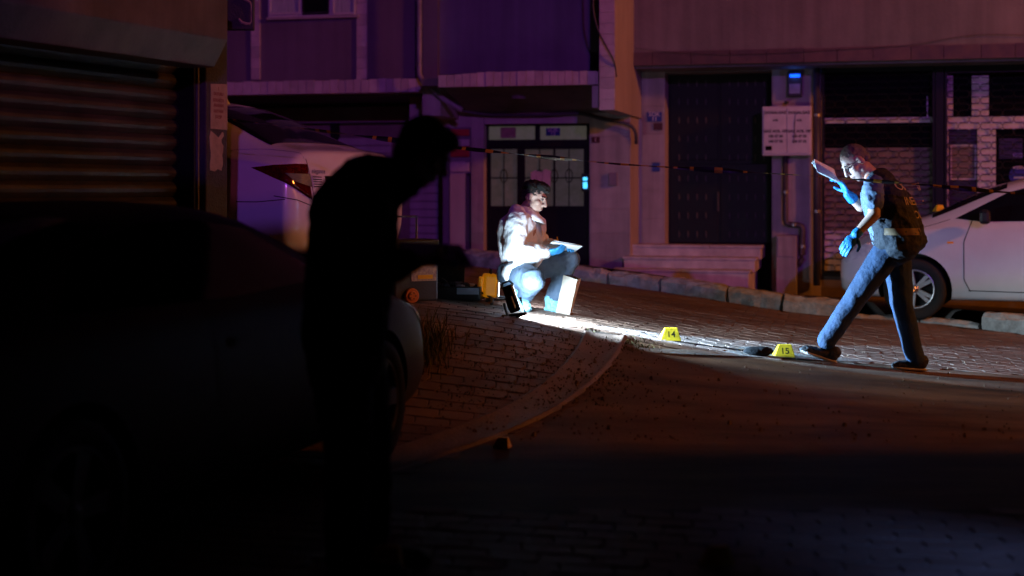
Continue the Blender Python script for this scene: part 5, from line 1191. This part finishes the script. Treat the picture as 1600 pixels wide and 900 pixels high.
tee = [caps(Wm(1393, 375, -.07), Wm(1376, 308, -.08), .135, .142), caps(Wm(1393, 375, .07), Wm(1376, 308, .08), .135, .142), caps(Wm(1367, 290, -.16), Wm(1374, 290, .16), .08, .08), caps(nA[0], nA[0].lerp(nA[1], .52), .075, .070), caps(fA[0], fA[0].lerp(fA[1], .5), .075, .07)]
blob('tee_shirt', tee, 'tee_grey', wp, .009, 2, (.008, 18, (1, 1, 1)))
blob('collar', [caps(Wm(1360, 279, -.07), Wm(1357, 281, .07), .036, .036), caps(Wm(1372, 272, -.06), Wm(1372, 272, .06), .034, .034)], 'tee_collar', wp, .008, 2)
vest = [caps(Wm(1402, 374, -.09), Wm(1384, 310, -.09), .175, .152), caps(Wm(1402, 374, .09), Wm(1384, 310, .09), .175, .152), caps(Wm(1376, 288, -.125), Wm(1382, 287, .125), .09, .09), caps(Wm(1432, 377, -.05), Wm(1432, 377, .07), .068, .068), caps(Wm(1430, 374, .0), Wm(1405, 320, .0), .085, .11), caps(Wm(1384, 387, -.1), Wm(1430, 381, -.08), .05, .05), caps(Wm(1368, 300, -.19), Wm(1377, 345, -.17), .055, .06), caps(Wm(1372, 282, -.1), Wm(1376, 278, .1), .075, .075)]
ve = blob('vest', vest, 'vest', wp, .009, 2, (.010, 12, (1, 1, 1.4)))
jeans = [caps(bL[0], bL[1], .108, .082), caps(bL[1], bL[2], .080, .066), caps(fL[0], fL[1], .108, .084), caps(fL[1], fL[2], .080, .068), caps(Wm(1396, 392, -.08), Wm(1396, 392, .08), .115, .115)]
blob('jeans', jeans, 'denim', wp, .009, 2, (.0055, 8, (1.4, 1, .6)))
for (hx, tx, up_) in (((1444, 579, .02), (1393, 579, .0), (0, 0, 1)), ((1303, 560, -.04), (1249, 541, -.06), (.25, 0, 1))):
    a, b = Wm(*hx), Wm(*tx)
    if up_[0] == 0: a.z = G(a.x, a.y) + .004; b.z = G(b.x, b.y) + .004
    else: a.z = G(a.x, a.y) + .006; b.z = a.z + .085
    u_, s2 = shoe_prims(a, b, up_, 1.0, .075); sh = blob('shoe', u_, 'shoe', wp, .006, 2, (.004, 40, (1, 1, 1))); 
    q = [c for c in s2]; bb_ = blob('sole', q, 'sole', wp, .006, 2); 
# vest lettering and reflective band, laid on the cloth
vb = bvh_of(ve)
def back_text(s_, size, px, py, tilt):
    o_ = Wm(px, py, -.05); d_ = Vector((-.72, .69, -.05)).normalized(); ux = Vector((.69, .72, 0)).normalized(); uz2 = Vector((-.30, 0, .95)).normalized()
    ux = (Matrix.Rotation(R(tilt), 3, d_) @ ux); wraptext(vb, s_, size, o_, ux, uz2, d_, .005).build('lettering', 'letter', wp)
back_text('OLAY YERI', .085, 1416, 292, 0); back_text('INCELEME', .085, 1424, 315, 0); back_text('POLIS', .085, 1432, 336, 0)
q = wrap(vb, [Wm(1386, 357, -.3), Wm(1418, 357, -.3), Wm(1446, 357, -.3), Wm(1449, 368, -.3), Wm(1418, 368, -.3), Wm(1386, 368, -.3)], (0, 1, 0), .005, 6); q.build('reflective_band', 'reflective', wp, smooth=True)
q = wrap(vb, [Wm(1345, 312, -.5), Wm(1358, 310, -.5), Wm(1358, 322, -.5), Wm(1346, 324, -.5)], (0, 1, 0), .008, 5); q.build('pocket', 'vest', wp)
blob('glove', hand_prims(nA[2], (-.62, -.1, -.75), (.3, .85, -.2), .5, 1.08, thumb=1) + [caps(nA[2].lerp(nA[1], .12), nA[2], .036, .036)], 'glove', wp, .0045, 2)
blob('glove', hand_prims(fA[2], (-.50, -.05, .86), (-.8, -.1, -.4), .75, 1.08, thumb=-1) + [caps(fA[2].lerp(fA[1], .35), fA[2], .042, .034)], 'glove', wp, .0045, 2)
pp_ = thing('paper_pad', 'folded white paper held up before the face of the striding man', 'paper', Wm(1302, 279, .12)); a0, a1 = Wm(1307, 276, .12), Wm(1273, 260, .08)
ud = (a1 - a0).normalized(); pr_ = Matrix((ud, Vector((0, .88, .48)).normalized(), ud.cross(Vector((0, .88, .48)).normalized()))).transposed()
for k in range(3):
    q = M(); q.box((a0 + a1) / 2 + Vector((0, 0, .006 * k - .004)), (.185 - .006 * k, .20, .0025), rot=pr_ @ Matrix.Rotation(R(8 - 5 * k), 3, 'X') @ Matrix.Rotation(R(2 * k), 3, 'Z')); q.build('paper_sheet', 'white_paper', pp_)
# ---------------------------------------------------------------- silhouette in the foreground
DF = 5.2
Fm = lambda x, y, dz=0: P(x, y, DF + dz)
fp = thing('person', 'dark clothed person bent over a writing board, a black silhouette beside the shaded car', 'person', (Fm(560, 880).x, DF, -.05))
hp_, HW, h3 = head_prims(Fm(662, 240, 0), (.80, .25, -.55), (.55, 0, .83), .98)
neck = [caps(Fm(645, 255), Fm(590, 300), .06, .075)]
torso = [caps(Fm(542, 550, -.07), Fm(560, 350, -.08), .13, .145), caps(Fm(542, 550, .07), Fm(560, 350, .08), .13, .145), caps(Fm(578, 305, -.16), Fm(578, 305, .16), .075, .075)]
nA = [Fm(572, 325, -.22), Fm(556, 440, -.26), Fm(632, 410, -.14)]; fA = [Fm(585, 325, .22), Fm(585, 430, .24), Fm(645, 404, .12)]
arms = [caps(nA[0], nA[1], .055, .045), caps(nA[1], nA[2], .045, .032), caps(fA[0], fA[1], .055, .045), caps(fA[1], fA[2], .045, .032)]
L1 = [Fm(532, 560, -.09), Fm(545, 700, -.10), Fm(540, 845, -.10)]; L2 = [Fm(555, 560, .09), Fm(575, 700, .10), Fm(578, 830, .10)]
legs = [caps(L1[0], L1[1], .09, .065), caps(L1[1], L1[2], .06, .042), caps(L2[0], L2[1], .09, .065), caps(L2[1], L2[2], .06, .042)]
hands = hand_prims(nA[2], (.85, .3, .05), (.1, .5, .8), .6, 1.0, thumb=-1) + hand_prims(fA[2], (.85, -.3, .05), (0, -.4, .8), .6, 1.0, thumb=1)
blob('body', hp_ + neck + torso + arms + legs + hands, 'skin', fp, .007, 2)
face_bits(fp, HW, h3, .98)
hr = [ell(HW(0, -.022, .042), (.082, .10, .09), rot=h3, nu=18, nv=12), ell(HW(0, .035, .09), (.066, .06, .04), rot=h3), ell(HW(0, -.062, -.005), (.068, .05, .08), rot=h3)]
blob('hair', hr, 'hair_black', fp, .007, 1, (.007, 40, (1, 1, 1)))
shirt = [caps(Fm(538, 520, -.07), Fm(553, 350, -.08), .155, .165), caps(Fm(538, 520, .07), Fm(553, 350, .08), .155, .165), caps(Fm(572, 310, -.17), Fm(572, 310, .17), .09, .09), caps(Fm(548, 335), Fm(575, 297), .155, .135), caps(Fm(575, 297), Fm(628, 278), .125, .085), caps(nA[0], nA[1], .078, .07), caps(nA[1], nA[2], .068, .05), caps(fA[0], fA[1], .078, .07), caps(fA[1], fA[2], .068, .05)]
blob('shirt', shirt, 'black_cloth', fp, .011, 2, (.010, 12, (1, 1, 1.4)))
blob('trousers', [caps(L1[0], L1[1], .12, .092), caps(L1[1], L1[2], .088, .075), caps(L2[0], L2[1], .12, .092), caps(L2[1], L2[2], .088, .075), caps(Fm(540, 560, -.06), Fm(546, 560, .06), .145, .145)], 'black_cloth', fp, .011, 2, (.010, 12, (1, 1, 1)))
for l_ in (L1, L2):
    a = Vector((l_[2].x - .05, l_[2].y, -.048)); u_, s2 = shoe_prims(a, a + Vector((.28, -.03, 0)), high=.08); blob('shoe', u_ + s2, 'shoe', fp, .008, 2)
wb_ = thing('writing_board', 'black writing board held level by the bent over silhouette', 'clipboard', Fm(680, 398, 0)); wr_ = Matrix.Rotation(R(6), 3, 'Y') @ Matrix.Rotation(R(12), 3, 'X') @ yaw(12)
q = M(); q.box(wb_.location, (.24, .30, .008), rot=wr_); q.build('board', 'black_plastic', wb_, bevel=.003)
q = M(); q.box(wb_.location + wr_ @ Vector((.1, 0, .01)), (.02, .1, .014), rot=wr_); q.build('clip', 'grey_metal', wb_)
pe_ = thing('pen', 'pen with a blue cap held under the black writing board', 'pen', Fm(700, 408, -.16)); q = M(); q.tube([Fm(680, 404, -.15), Fm(706, 411, -.17)], .005, 8); q.build('barrel', 'black_plastic', pe_); q = M(); q.tube([Fm(706, 411, -.17), Fm(714, 413, -.175)], .009, 8); q.build('cap', 'glove', pe_)
# faint blue beacon spill on the near paving
light('beacon_spill_light', 'SPOT', (4.6, 1.2, 3.0), (.17, .32, 1), 720, .3, (1.95, 5.0, 0), 12.5, .75)
